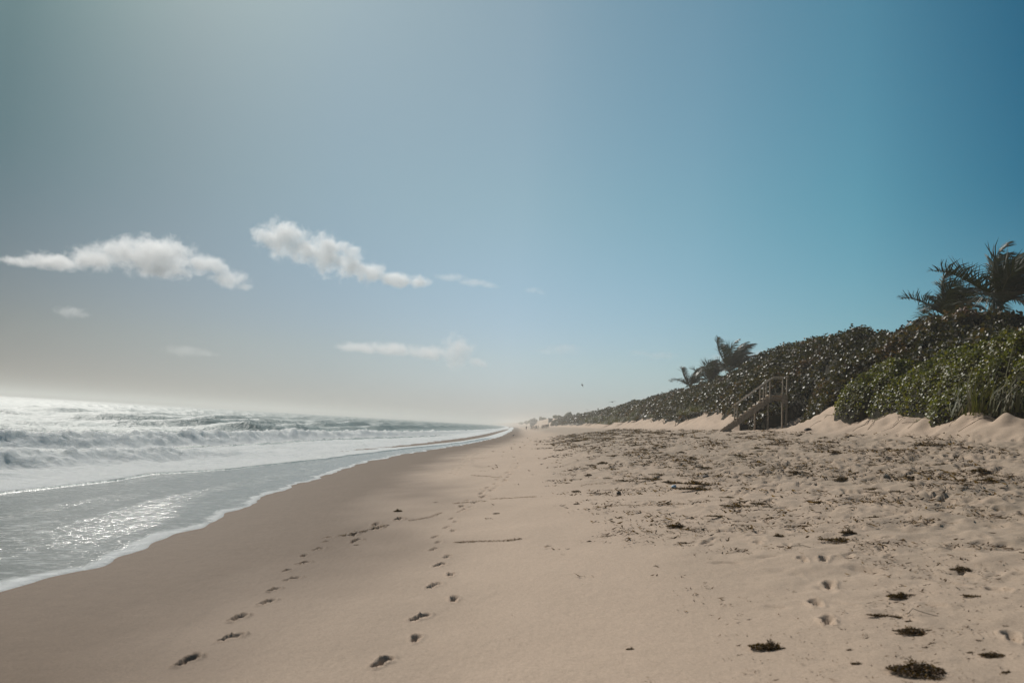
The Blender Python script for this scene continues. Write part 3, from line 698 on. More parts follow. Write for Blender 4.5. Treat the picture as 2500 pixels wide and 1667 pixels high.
for a in ((1881, 1580, 96, 'm', 'pointed brown seaweed mound alone on smooth sand, bottom right', 0, 1.0),
          (1541, 1586, 26, 'm', 'small tufted seaweed ball alone on smooth sand, bottom centre', 0, 1.3),
          (1818, 1596, 40, 'l', 'thin seaweed wisp just left of the pointed seaweed mound', .2, 1.0),
          (2255, 1648, 150, 'm', 'largest dark seaweed heap at the bottom right corner', -.1, .8),
          (2300, 1663, 50, 'f', 'reddish seaweed patch touching the bottom of the largest heap', .1, 1.0),
          (2238, 1545, 100, 'm', 'oval dark seaweed heap, second above the bottom right corner', .05, .7),
          (2165, 1508, 100, 'l', 'long seaweed heap with a trailing pale stalk at right', -.12, 1.6),
          (2200, 1458, 70, 'm', 'bristly dark seaweed heap above the long stalked one', .2, .9),
          (2235, 1452, 60, 'l', 'thin dark seaweed tail right of the bristly heap', .1, 1.0),
          (2350, 1385, 46, 'm', 'compact dark seaweed heap on open sand near the right edge', 0, .9),
          (2430, 1600, 70, 'm', 'golden brown seaweed tuft near the lower right edge', 0, .7),
          (2380, 1458, 60, 'f', 'rust coloured seaweed patch right of centre in the lower right sand', -.3, 1.0),
          (2060, 1318, 90, 'f', 'spread seaweed patch below the trampled sand, mid right', .05, 1.2),
          (2072, 1305, 36, 'm', 'dark knob of seaweed on top of the spread patch', 0, 1.4),
          (1901, 1311, 28, 'm', 'spiky golden seaweed tuft on smooth sand, right of centre', 0, 1.4),
          (1655, 1287, 48, 'm', 'bushy seaweed heap at the end of a reddish strand', 0, 1.1),
          (1590, 1297, 44, 'l', 'reddish seaweed strand leading to the bushy heap', .1, 1.0),
          (1490, 1306, 40, 'l', 'small seaweed strand left of the reddish strand', .0, 1.2),
          (1440, 1318, 14, 'm', 'tiny seaweed knot left of the small strand', .0, 1.2),
          (1409, 1198, 26, 'm', 'small seaweed tuft second from the top of the smooth sand', 0, 1.0),
          (1438, 1161, 22, 'm', 'small dark seaweed tuft, topmost on the smooth sand', 0, 1.0),
          (1392, 1179, 30, 'l', 'thin seaweed strand between the two topmost small tufts', 0, 1.3),
          (1410, 1232, 18, 'm', 'tiny round seaweed knot below the small tufts', 0, 1.1),
          (972, 1248, 20, 'm', 'round brown seaweed ball alone near the waterline sand', 0, 1.7),
          (1066, 1226, 14, 'f', 'tiny seaweed scrap left of the footprint trail', 0, 1.2),
          (1215, 1254, 22, 'f', 'small reddish seaweed scrap just right of the footprint trail', 0, 1.2),
          (874, 1329, 18, 'f', 'tiny reddish scrap beside the left footprint trail', 0, 1.2),
          (1760, 1263, 70, 'l', 'dark seaweed line lowest of the stranded lines, centre right', .03, 1.6),
          (1800, 1238, 70, 'f', 'wispy seaweed patch lower right of the blue plastic scrap', .03, 1.2),
          (1790, 1212, 60, 'l', 'seaweed line right of the large seaweed bed', .1, 1.5),
          (1718, 1186, 130, 'l', 'long thick seaweed bed stretching right from the blue plastic scrap', .04, 2.0),
          (1705, 1194, 120, 'l', 'lower dark rim of the long seaweed bed', .04, 1.6),
          (1650, 1180, 40, 'm', 'dark seaweed lump behind the blue plastic scrap', 0, .7),
          (1600, 1170, 60, 'f', 'matted seaweed left of the blue plastic scrap', 0, 1.4),
          (1530, 1174, 60, 'l', 'thin seaweed line farther left of the blue plastic scrap', .05, 1.5),
          (1615, 1161, 60, 'l', 'upper seaweed line above the matted seaweed', .05, 1.8),
          (1470, 1206, 70, 'l', 'straight reddish seaweed line left of the seaweed bed', .03, 1.0),
          (1635, 1143, 50, 'l', 'seaweed streak at the left end of the trampled sand', .05, 1.8),
          (1580, 1135, 40, 'l', 'reddish seaweed streak at the far left of the trampled sand', .1, 1.6),
          (1370, 1100, 36, 'l', 'red brown seaweed patch far off on smooth sand', 0, 2.2),
          (1410, 1078, 60, 'l', 'far seaweed band where the trampled sand begins', 0, 2.5),
          (1395, 1068, 40, 'l', 'farthest dark seaweed band below the distant people', 0, 2.5)):
    clump(a[0], a[1], a[2], a[3], a[4], a[5], a[6], G1)
random.seed(99)
G2 = 'scattered seaweed over the trampled sand'; spots = []
def to_px(x, y, z):
    v = np.array([x, y, z-CAM_Z]); f = v@F_; return 1250+FPX*(v@R_)/f, 833.5-FPX*(v@U_)/f
while len(spots) < 265:
    yy = math.exp(random.uniform(math.log(4.0), math.log(85))); uu = random.uniform(7.5, 17.0); xx = float(coast(yy))+uu
    if abs(math.atan2(xx, yy)) > .60: continue
    if random.random() > float(ss(8.0, 11.5, uu+1.6*noise(xx*.25, yy*.16, 91)))*(.35+.65*float(ss(-.2, .4, noise(xx*.5, yy*.3, 92)))): continue
    spots.append((*to_px(xx, yy, float(Hbase(xx, yy))), xx, yy, random.choice('ffflllmm')))
while len(spots) < 325:
    yy = random.uniform(3.5, 7.5); xx = random.uniform(.38, .66)*yy
    spots.append((*to_px(xx, yy, float(Hbase(xx, yy))), xx, yy, random.choice('fffllm')))
bands = ((0, 1085, 'below the far dune'), (1085, 1140, 'just below the staircase foot'), (1140, 1200, 'level with the blue plastic scrap'), (1200, 1260, 'just below the long seaweed bed'),
         (1260, 1340, 'level with the bushy seaweed heap'), (1340, 1460, 'level with the bristly seaweed heap'), (1460, 1700, 'in the nearest sand at lower right'))
looks = {'f': 'flat seaweed scrap', 'l': 'thin seaweed streak', 'm': 'small seaweed tuft'}
def ordw(n):
    o = 'zeroth first second third fourth fifth sixth seventh eighth ninth tenth eleventh twelfth thirteenth fourteenth fifteenth sixteenth seventeenth eighteenth nineteenth'.split()
    t = {2: 'twent', 3: 'thirt', 4: 'fort', 5: 'fift', 6: 'sixt', 7: 'sevent', 8: 'eight', 9: 'ninet'}
    return o[n] if n < 20 else t[n//10]+'ieth' if n % 10 == 0 else t[n//10]+'y-'+o[n % 10]
for b0, b1, bn in bands:
    for kd in 'flm':
        for n, (px, py, xx, yy, _) in enumerate(sorted(q for q in spots if b0 <= q[1] < b1 and q[4] == kd)):
            clump(0, 0, random.uniform(.14, .40)*(.24 if yy < 7.5 else .6 if yy < 12 else 1.25)*FPX/math.hypot(xx, yy), kd, '%s, %s from left %s' % (looks[kd], ordw(n+1), bn), None, random.uniform(.6, 1.0)*(1 if yy < 10 else 1.1 if kd == 'm' else 1.7), G2, (xx, yy))
# crumbs of weed nobody could count
V = []; F = []; T = []
def crumb(x, y, z, s):
    a = random.uniform(0, 6.28); L = s*random.uniform(.6, 1.8); w = s*random.uniform(.12, .35); c, d = math.cos(a), math.sin(a); k = len(V); hh = s*random.uniform(.15, 1.0)
    V.extend([(x-c*L, y-d*L, z+.002), (x+d*w, y-c*w, z+.004), (x+c*L, y+d*L, z+hh), (x-d*w, y+c*w, z+hh*.6)]); F.append((k, k+1, k+2, k+3)); T.extend([random.random()*.9]*4)
random.seed(4); pts = []
while len(pts) < 42000:
    yy = math.exp(random.uniform(math.log(3.2), math.log(110))); uu = random.uniform(5.0, 17.4); xx = float(coast(yy))+uu
    pts.append((xx, yy, uu))
pts = np.array(pts); pr = ss(6.8, 11.5, pts[:, 2]+1.8*noise(pts[:, 0]*.25, pts[:, 1]*.16, 91))*ss(-.15, .35, noise(pts[:, 0]*.7, pts[:, 1]*.3, 93)) + .008
pts = pts[rng.uniform(size=len(pts)) < pr]
pz = Hfull(pts[:, 0], pts[:, 1])
for pl in ([(1380, 1207), (1530, 1196), (1700, 1190), (1900, 1197), (2100, 1207), (2480, 1192)], [(1480, 1238), (1750, 1226), (1950, 1236), (2200, 1217), (2490, 1216)], [(1480, 1302), (1650, 1292), (1950, 1292), (2200, 1272), (2490, 1262)],
           [(1400, 1100), (1700, 1110), (2000, 1102), (2330, 1112)], [(1370, 1075), (1600, 1080), (1900, 1085), (2300, 1080)], [(1560, 1172), (1700, 1160), (1900, 1166), (2200, 1150), (2480, 1160)], [(1350, 1090), (1500, 1094), (1680, 1128), (2000, 1132), (2400, 1135)], [(1800, 1350), (2000, 1335), (2250, 1325), (2490, 1330)]):
    for a, b in zip(pl[:-1], pl[1:]):
        for q in np.linspace(0, 1, int(abs(b[0]-a[0])/5)):
            if float(noise(q*5+a[0]*.01, a[1]*.1, 95)) < .02: continue
            hp = hit(a[0]+(b[0]-a[0])*q, a[1]+(b[1]-a[1])*q+4*float(noise(q*9+a[0], a[1], 96))+random.gauss(0, 3.2))
            if hp is None: continue
            zz = ground_at(*hp); dd = math.hypot(*hp)
            for k in range(random.randint(3, 12)): crumb(hp[0]+random.gauss(0, .009*dd), hp[1]+random.gauss(0, .012*dd), zz, random.uniform(.012, .036)*(1+dd*.03)*min(1, max(.3, dd/14)))
for (xx, yy, uu), zz in zip(pts, pz):
    for k in range(random.randint(2, 6)): crumb(xx+random.gauss(0, .06), yy+random.gauss(0, .04), zz, random.uniform(.012, .036)*(1+yy*.03)*min(1, max(.28, yy/13)))
me = mesh_np('seaweed_crumbs', np.array(V), np.array(F)); fattr(me, 'tone', T)
o = link('seaweed_crumbs', me, None, M['seaweed']); tag(o, 'fine brown seaweed crumbs strewn over the upper beach', 'seaweed', None, 'stuff')
# stranded threads
def strand(label, pix, w):
    P = []
    for a, b in zip(pix[:-1], pix[1:]):
        for t in np.linspace(0, 1, 27)[:-1]: P.append((a[0]+(b[0]-a[0])*t + random.gauss(0, 1.2), a[1]+(b[1]-a[1])*t + random.gauss(0, .6)))
    G = [hit(*p) for p in P]; o0 = Vector((G[0][0], G[0][1], ground_at(*G[0]))); V = []; F = []; T = []
    for k, (x, y) in enumerate(G):
        z = ground_at(x, y)
        for q in range(4):
            a = random.uniform(0, 6.28); L = random.uniform(.012, .036); ww = w*random.uniform(.2, .65); n = len(V); c, d = math.cos(a), math.sin(a)
            xx, yy = x+random.gauss(0, .03)-o0.x, y+random.gauss(0, .015)-o0.y; zz = z-o0.z
            V.extend([(xx-c*L, yy-d*L, zz+.003), (xx+d*ww, yy-c*ww, zz+.005), (xx+c*L, yy+d*L, zz+.012), (xx-d*ww, yy+c*ww, zz+.008)]); F.append((n, n+1, n+2, n+3)); T.extend([.6+random.random()*.4]*4)
    me = mesh_np('seaweed_strand', np.array(V), np.array(F)); fattr(me, 'tone', T)
    o = link('seaweed_strand', me, None, M['seaweed']); o.location = o0; tag(o, label, 'seaweed')
strand('curving thread of seaweed crossing the left footprint trail', [(832, 1307), (852, 1306), (880, 1299), (900, 1293), (930, 1288), (948, 1280)], .012)
strand('thin broken seaweed thread between the two footprint trails', [(1000, 1270), (1045, 1262), (1080, 1249)], .010)
strand('straight seaweed thread ending at the right footprint trail', [(1110, 1228), (1150, 1226), (1190, 1222)], .012)
strand('long faint seaweed thread right of the right footprint trail', [(1200, 1217), (1260, 1213), (1310, 1211)], .010)
strand('faint seaweed thread low on the smooth sand, right of the trail', [(1113, 1326), (1165, 1322), (1240, 1321), (1275, 1317)], .010)
strand('far seaweed thread crossing the left line of small prints', [(1150, 1161), (1185, 1162), (1225, 1166)], .014)
strand('farthest faint seaweed thread near the waterline', [(1100, 1122), (1150, 1119), (1190, 1117)], .014)
strand('broken seaweed thread below the seaweed bed', [(1450, 1242), (1520, 1236), (1600, 1233), (1680, 1230)], .012)
strand('faint upper seaweed thread left of the seaweed bed', [(1420, 1184), (1480, 1178), (1560, 1170)], .014)

# pale stalk, blue plastic, stones
h = hit(2215, 1506); mb = MB(); g = ground_at(*h)
mb.tube([(0, 0, .01), (.05, .02, .05), (.10, .01, .035), (.17, -.02, .02), (.26, -.03, .01)], [.003, .003, .003, .0025, .002], 5)
o = mb.build('dry_stalk', M['weathered_wood']); o.location = (h[0], h[1], g); tag(o, 'pale dry stalk trailing from the long seaweed heap', 'stalk')
h = hit(1930, 1340); mb = MB(); mb.tube([(0, 0, .008), (.12, -.05, .03), (.25, -.14, .01)], [.004, .004, .003], 5)
o = mb.build('dry_stalk', M['weathered_wood']); o.location = (h[0], h[1], ground_at(*h)); tag(o, 'short pale twig on sand right of the spiky golden tuft', 'stalk')
def lumpy(name, mat, px, py, s, label, cat, seed):
    h = hit(px, py); r = np.random.default_rng(seed); V = []; F = []; na, nb = 14, 9
    for j in range(nb):
        th = math.pi*j/(nb-1)
        for i in range(na):
            ph = 2*math.pi*i/na; k = 1+.35*float(noise(math.cos(ph)*1.3+seed, math.sin(ph)*1.3+th*1.5, seed))+.12*r.normal()*(0 < j < nb-1)
            V.append((s[0]*k*math.sin(th)*math.cos(ph), s[1]*k*math.sin(th)*math.sin(ph), s[2]*(k*math.cos(th)+.6)))
    for j in range(nb-1):
        for i in range(na): F.append((j*na+i, (j+1)*na+i, (j+1)*na+(i+1) % na, j*na+(i+1) % na))
    o = link(name, mesh_np(name, np.array(V), np.array(F)), None, mat); o.location = (h[0], h[1], ground_at(*h)); tag(o, label, cat)
lumpy('plastic_scrap', M['blue_plastic'], 1646, 1191, (.055, .05, .045), 'crumpled blue and white plastic scrap beside the long seaweed bed', 'litter', 5)
lumpy('dark_stone', M['dark_stone'], 1725, 1164, (.10, .08, .05), 'dark lump of driftwood above the right end of the seaweed bed', 'driftwood', 6)
lumpy('dark_stone', M['dark_stone'], 1511, 1206, (.05, .04, .035), 'small black lump at the end of the straight reddish seaweed line', 'stone', 7)
lumpy('dark_stone', M['dark_stone'], 1973, 1053, (.13, .10, .06), 'dark clod on the sand right of the staircase foot', 'clod', 8)

# ------------------------------------------------------------------ dune grass
def grass_mesh(seed, n, rx, ry, h):
    r = np.random.default_rng(seed); V = []; F = []; T = []
    for i in range(n):
        a = r.uniform(0, 6.28); q = math.sqrt(r.uniform()); p = np.array([q*math.cos(a)*rx, q*math.sin(a)*ry, -.05])
        d = np.array([r.normal()*.3+.35, r.normal()*.3, 1.0]); d /= np.linalg.norm(d); L = h*r.uniform(.5, 1.2)*(1-.4*q); s = np.array([math.cos(a*3), math.sin(a*3), 0])*.012
        p1 = p+d*L*.55; d2 = d+np.array([.5, .05, -.45]); p2 = p1+d2/np.linalg.norm(d2)*L*.5; k = len(V)
        V += [p-s, p+s, p1+s, p1-s, p2+s*.2, p2-s*.2]; F += [(k, k+1, k+2, k+3), (k+3, k+2, k+4, k+5)]; T += [float(np.clip(r.normal(.4, .25), 0, 1))]*6
    me = mesh_np('grass_tuft', np.array(V), np.array(F)); fattr(me, 'tone', T); me.materials.append(M['grass_blade']); return me
GR = [grass_mesh(300+i, 420, .9, .9, .75) for i in range(3)]
def tuft(px, py, s, label, hs=1.0, du=0.0):
    h = hit(px, py)
    if h is None: return
    x, y = h; x += du; o = link('grass_tuft', random.choice(GR)); o.location = (x, y, float(Hbase(x, y))); o.scale = (s, s*1.6, s*hs); o.rotation_euler = (0, 0, random.uniform(0, .4))
    tag(o, label, 'dune grass', 'grass tufts on the dune'); return o
for a in ((2440, 1010, 1.1, 'dark spiky grass tuft at the sand edge by the right border', 1.8), (2475, 1000, 1.2, 'tall dark grass at the far right above the hummocks', 2.0),
          (2160, 1030, .35, 'sparse grass on the sand hummock below the leftmost green shrub', 1.0), (2270, 1033, .4, 'sparse grass between the two middle sand hummocks', .8), (2375, 1028, .4, 'sparse grass on the rightmost sand hummock', .9),
          (1700, 1012, 1.6, 'bright yellow-green grass patch on the sand left of the stairs', .7), (1725, 1005, 1.5, 'olive grass beside the bright patch left of the stairs', .8),
          (1640, 1022, .9, 'small grass tuft isolated on pale sand left of the stairs', .8), (1600, 1018, 1.1, 'pair of wispy tufts on the pale slope', .8),
          (1570, 1015, 2.2, 'olive grass mound at the top of the pale slope', .9), (1555, 1025, 1.8, 'lower olive grass at the left end of the pale slope', .9),
          (1590, 1005, 2.2, 'olive grass tongue under the sea grape mat', .9),
          (1525, 1030, 2.2, 'brown grass bank where the pale slope ends', .8), (1505, 1025, 2.6, 'hazy brown grass bank further along', .8), (1490, 1035, 2.6, 'low brown grass near the far dune foot', .6),
          (1530, 1012, 3.0, 'olive grass above the hazy brown bank', .8), (1475, 1025, 3.2, 'pale distant grass bank', .8), (1455, 1030, 3.5, 'farthest pale grass bank near the people', .8)):
    tuft(a[0], a[1], a[2], a[3], a[4])

# vine runners and bare roots creeping down onto the sand
VW = ('first', 'second', 'third', 'fourth', 'fifth', 'sixth', 'seventh', 'eighth', 'ninth', 'tenth', 'eleventh', 'twelfth', 'thirteenth', 'fourteenth')
for n, px in enumerate((1930, 1975, 2030, 2120, 2150, 2180, 2205, 2245, 2285, 2310, 2350, 2385, 2430, 2470)):
    h0 = hit(px+random.uniform(0, 12), random.uniform(1008, 1018))
    if h0 is None: continue
    base = Vector((h0[0], h0[1], ground_at(*h0))); P = []; x, y = h0; a = math.pi+random.uniform(-.5, .7)
    for k in range(9):
        P.append((x-h0[0], y-h0[1], ground_at(x, y)-base.z+.012+(.03 if k % 3 == 1 else 0))); a += random.gauss(0, .3); x += .17*math.cos(a); y += .17*math.sin(a)
    r0 = random.uniform(.008, .016); mb = MB(); mb.tube(P, [r0*(1-.08*k) for k in range(9)], 5); o = link('vine_runner', mb.mesh('vine_runner', True), None, M['bark']); o.location = base
    tag(o, 'bare vine runner on the sand below the dune shrubs, %s from the left' % VW[n], 'vine', 'vine runners at the dune foot')

# ------------------------------------------------------------------ people
def person_mesh(name, J, E, rad, top, bottom):
    me = bpy.data.meshes.new('body'); me.from_pydata(J, E, []); ob = bpy.data.objects.new('tmp', me); COL.objects.link(ob)
    sk = ob.modifiers.new('s', 'SKIN'); ob.modifiers.new('d', 'SUBSURF').levels = 1
    for i, r in enumerate(rad): me.skin_vertices[0].data[i].radius = (r, r)
    me.skin_vertices[0].data[0].use_root = True
    dg = bpy.context.evaluated_depsgraph_get(); nm = bpy.data.meshes.new_from_object(ob.evaluated_get(dg)); nm.name = name
    bpy.data.objects.remove(ob); nm.materials.clear()
    nm.materials.append(M['skin']); nm.materials.append(M[top]); nm.materials.append(M[bottom]); nm.materials.append(M['cloth_dark'])
    for p in nm.polygons:
        c = p.center; p.use_smooth = True
        p.material_index = 3 if c.z > 1.66 else 0 if c.z > 1.46 else 1 if (c.z > .92 and abs(c.x) < .27) else 2 if .5 < c.z <= .95 and abs(c.x) < .2 else 0
    return nm
def pose(la, ra, ll, rl):
    J = [(0, 0, .95), (0, 0, 1.2), (0, 0, 1.42), (0, 0, 1.52), (0, -.01, 1.64), (0, 0, 1.75), (-.18, 0, 1.40), la[0], la[1], (.18, 0, 1.40), ra[0], ra[1],
         (-.10, 0, .90), ll[0], ll[1], (ll[1][0], ll[1][1]-.16, .03), (.10, 0, .90), rl[0], rl[1], (rl[1][0], rl[1][1]-.16, .03)]
    E = [(0, 1), (1, 2), (2, 3), (3, 4), (4, 5), (2, 6), (6, 7), (7, 8), (2, 9), (9, 10), (10, 11), (0, 12), (12, 13), (13, 14), (14, 15), (0, 16), (16, 17), (17, 18), (18, 19)]
    R = [.15, .14, .15, .06, .10, .07, .065, .05, .035, .065, .05, .035, .10, .07, .045, .035, .10, .07, .045, .035]
    return J, E, R
poses = [pose([(-.26, 0, 1.12), (-.27, -.05, .86)], [(.26, 0, 1.12), (.27, -.05, .86)], [(-.11, -.02, .48), (-.12, 0, .07)], [(.11, -.02, .48), (.12, 0, .07)]),
         pose([(-.28, .12, 1.14), (-.27, .10, .90)], [(.28, -.12, 1.14), (.26, -.28, .95)], [(-.11, -.20, .50), (-.11, -.28, .08)], [(.11, .10, .50), (.11, .30, .10)]),
         pose([(-.40, 0, 1.18), (-.22, -.08, 1.0)], [(.40, 0, 1.18), (.22, -.08, 1.0)], [(-.15, -.02, .48), (-.20, 0, .07)], [(.15, -.02, .48), (.20, 0, .07)])]
PM = [person_mesh('body', *poses[i % 3], t, b) for i, (t, b) in enumerate((('cloth_dark', 'cloth_navy'), ('cloth_navy', 'cloth_dark'), ('cloth_red', 'cloth_dark'), ('cloth_green', 'cloth_dark'), ('cloth_grey', 'cloth_navy')))]
def person(px, depth, label, k, group):
    d = ray(px, 1046); x = d[0]/d[1]*depth; o = link('person', PM[k % 5]); z = ground_at(x, depth)
    o.location = (x, depth, z); o.rotation_euler = (0, 0, random.uniform(0, 6.28)); s = random.uniform(.93, 1.06); o.scale = (s, s, s); tag(o, label, 'person', group)
gp = 'distant people on the beach'
for i, (px, dp, lb) in enumerate(((1285, 330, 'lone distant person standing at the edge of the surf'), (1297, 320, 'distant person in dark clothes, first of the left group'), (1301, 322, 'distant person standing second in the left group'),
        (1306, 310, 'distant person at the left of the tight trio'), (1309.5, 300, 'tallest distant person in the tight trio'), (1313.5, 305, 'distant person with elbows out at the right of the trio'),
        (1323, 310, 'distant person left of the huddle before the far house'), (1326, 312, 'distant person bending at the huddle edge'))):
    person(px, dp, lb, i, gp)
ORD = ('first', 'second', 'third', 'fourth', 'fifth', 'sixth', 'seventh', 'eighth', 'ninth')
for n, px in enumerate((1329, 1332, 1335, 1338)): person(px, random.uniform(300, 320), 'distant person, %s from the left in the huddle before the far house' % ORD[n], int(px), gp)
for n, px in enumerate((1372, 1378, 1386, 1389, 1392, 1396, 1401, 1405, 1411)): person(px, random.uniform(290, 320), 'distant hazy person, %s from the left by the far dune foot' % ORD[n], int(px), 'distant people by the dune foot')

# ------------------------------------------------------------------ gulls and shorebird
def gull(px, py, depth, span, label, bank, yaw, flap=.25):
    root = empty('gull', at_depth(px, py, depth), yaw); root.rotation_euler = (0, bank, yaw); tag(root, label, 'bird', 'birds over the beach')
    mb = MB(); b = span*.22; mb.tube([(0, -b, 0), (0, -b*.7, .01), (0, 0, .02), (0, b*.6, .015), (0, b, .01), (0, b*1.25, 0)], [b*.05, b*.16, b*.26, b*.18, b*.14, b*.03], 8); mb.build('body', M['gull_dark'], root, True)
    for s in (-1, 1):
        mb = MB(); a, w = span*.5, span*.13; t = .012*span
        prof = [(0, .0, .0), (.22, .10, .06), (.5, .16, -.02), (.78, .10, -.16), (1.0, -.02, -.34)]
        up = [Vector((s*q*a, .06*span-v*.4*0+c*0+w*(.5+v*.0)*(1-q*.75)+c*span*.45, .02*span+flap*span*v)) for q, v, c in prof]
        dn = [Vector((s*q*a, .06*span-w*(.6)*(1-q*.8)+c*span*.45, .02*span+flap*span*v)) for q, v, c in prof]
        vs = []
        for p, q in zip(up, dn): vs += [p+Vector((0, 0, t)), q+Vector((0, 0, t*.4)), q-Vector((0, 0, t*.4)), p-Vector((0, 0, t))]
        fs = []
        for i in range(4):
            for k in range(4): fs.append((i*4+k, i*4+(k+1) % 4, i*4+4+(k+1) % 4, i*4+4+k))
        fs += [(3, 2, 1, 0), (16, 17, 18, 19)]
        mb.add(vs, fs); mb.build('wing', M['gull_dark'], root)
gull(1422, 940, 150, 1.1, 'small dark gull highest above the far beach', .7, 1.2)
gull(1495, 981, 120, 1.25, 'dark gull gliding just above the far dune ridge', -.15, .35)
gull(1434, 1000, 160, .9, 'faint small gull skimming the far dune crest', .2, .2)
gull(1194, 998, 180, .6, 'tiny speck of a gull alone above the sea', .4, .3)
h = hit(1253, 1068); root = empty('shorebird', (h[0], h[1], ground_at(*h))); tag(root, 'small dark shorebird standing in the far swash', 'bird')
mb = MB(); mb.tube([(-.16, 0, .30), (-.06, 0, .33), (.06, 0, .38), (.10, 0, .46), (.13, 0, .50), (.24, 0, .48)], [.02, .07, .075, .04, .045, .008], 7); mb.build('body', M['gull_dark'], root, True)
for s in (-.03, .03):
    mb = MB(); mb.tube([(0, s, .32), (.02, s, .16), (0, s, -.02)], [.014, .010, .010], 5); mb.build('leg', M['gull_dark'], root)
o = None
# thin post on the ridge
p = at_depth(1460, 1000, 190); g = float(Hbase(p.x, p.y)); mb = MB(); mb.beam((0, 0, -.5), (0, 0, max(p.z-g, 1.2)+.4), .22, .22, (0, 1, 0)); mb.beam((-.2, 0, 1.0), (.2, 0, 1.0), .1, .3)
o = mb.build('post', M['weathered_wood']); o.location = (p.x, p.y, g); tag(o, 'thin dark post standing on the far dune ridge', 'post')

# ------------------------------------------------------------------ far buildings and trees
def building(label, px0, px1, py_top, depth, lev, roof, dp=9.0):
    a = at_depth(px0, py_top, depth); b = at_depth(px1, py_top, depth); w = b.x-a.x; g = min(float(Hbase(a.x, depth)), float(Hbase(b.x, depth)))-1
    H = a.z-g; root = empty('beach_house', (a.x, depth, g)); tag(root, label, 'building')
    mb = MB(); mb.beam((w/2, dp/2, 0), (w/2, dp/2, H-.3), w, dp, (0, 1, 0)); mb.build('wall', M['plaster'], root)
    mb = MB(); mb.beam((w/2, dp/2, H-.3), (w/2, dp/2, H), w+.5, dp+.5, (0, 1, 0)); rf = mb.build('roof', M['far_leaf'], root)
    if roof: mb = MB(); mb.beam((w*.6, dp/2, H), (w*.6, dp/2, H+1.3), w*.3, 2.5, (0, 1, 0)); mb.build('stair_tower', M['plaster'], rf)
    for j in range(lev):
        for i in range(4):
            mb = MB(); c = Vector((w*(.14+.24*i), -.03, H-1.6-j*2.9)); mb.beam(c-Vector((0, 0, .7)), c+Vector((0, 0, .7)), w*.12, .1, (0, 1, 0)); mb.build('window', M['dark_glass'], root)
building('hazy flat-roofed building standing farthest along the coast', 1295, 1311.5, 1022.5, 760, 3, True)
building('low hazy house set into the far dune end', 1340, 1349, 1020.5, 480, 2, False, 7)
def tree(label, px, py, depth, r, h, seed):
    c = at_depth(px, py, depth); g = float(Hbase(c.x, c.y)); root = empty('tree', (c.x, c.y, g)); tag(root, label, 'tree', 'far trees on the coast')
    H = max(c.z-g, 1.2); rr = np.random.default_rng(seed)
    mb = MB(); mb.tube([(0, 0, -.4), (.1, 0, H*.5), (0, 0, H)], [r*.12, r*.09, r*.04], 6)
    for k in range(4):
        a = k*1.6; mb.tube([(0, 0, H*.5), (math.cos(a)*r*.4, math.sin(a)*r*.4, H*.8), (math.cos(a)*r*.7, math.sin(a)*r*.7, H)], [r*.06, r*.04, r*.02], 5)
    mb.build('trunk', M['bark'], root)
    n = 700; v = rr.normal(size=(n, 3)); v /= np.linalg.norm(v, axis=1, keepdims=True); q = rr.uniform(.45, 1, n)**.6*(1+.35*noise(v[:, 0]*2+seed, v[:, 1]*2+v[:, 2], seed))
    C = v*q[:, None]*np.array([r, r, h])+np.array([0, 0, H])
    leaves('crown', C, v+rr.normal(size=(n, 3))*.5, r*.26, 1.2, None, .2, root, M['shrub_leaf'])
tree('round-topped tree on the far dune, largest of the hazy trees', 1390, 1012, 420, 1.6*1.0, 1.3, 1)
tree('hazy tree just right of the round-topped one', 1399, 1017, 430, 1.3, .9, 2)
tree('small separate round tree right of the hazy pair', 1412, 1011, 380, 1.0, .7, 3)
tree('spiky small tree left of the round-topped tree', 1380, 1016, 440, .6, 1.4, 4)
tree('low scrubby tree beside the low hazy house', 1356, 1018, 500, 1.6, 1.0, 5)
tree('second scrubby tree near the low hazy house', 1365, 1019, 490, 1.4, .9, 6)
tree('pointed hazy tree right of the farthest building', 1320, 1028, 760, 1.6, 2.2, 7)
tree('low hazy tree clump right of the pointed tree', 1327, 1030, 740, 2.6, 1.4, 8)
tree('faint hazy tree left of the farthest building', 1286, 1031, 1100, 3.5, 2.0, 9)
tree('faintest low tree on the farthest shore', 1274, 1033, 1300, 5, 1.6, 10)
tree('faint shrub tree between people and farthest building', 1302, 1031, 900, 5, 2.5, 12)

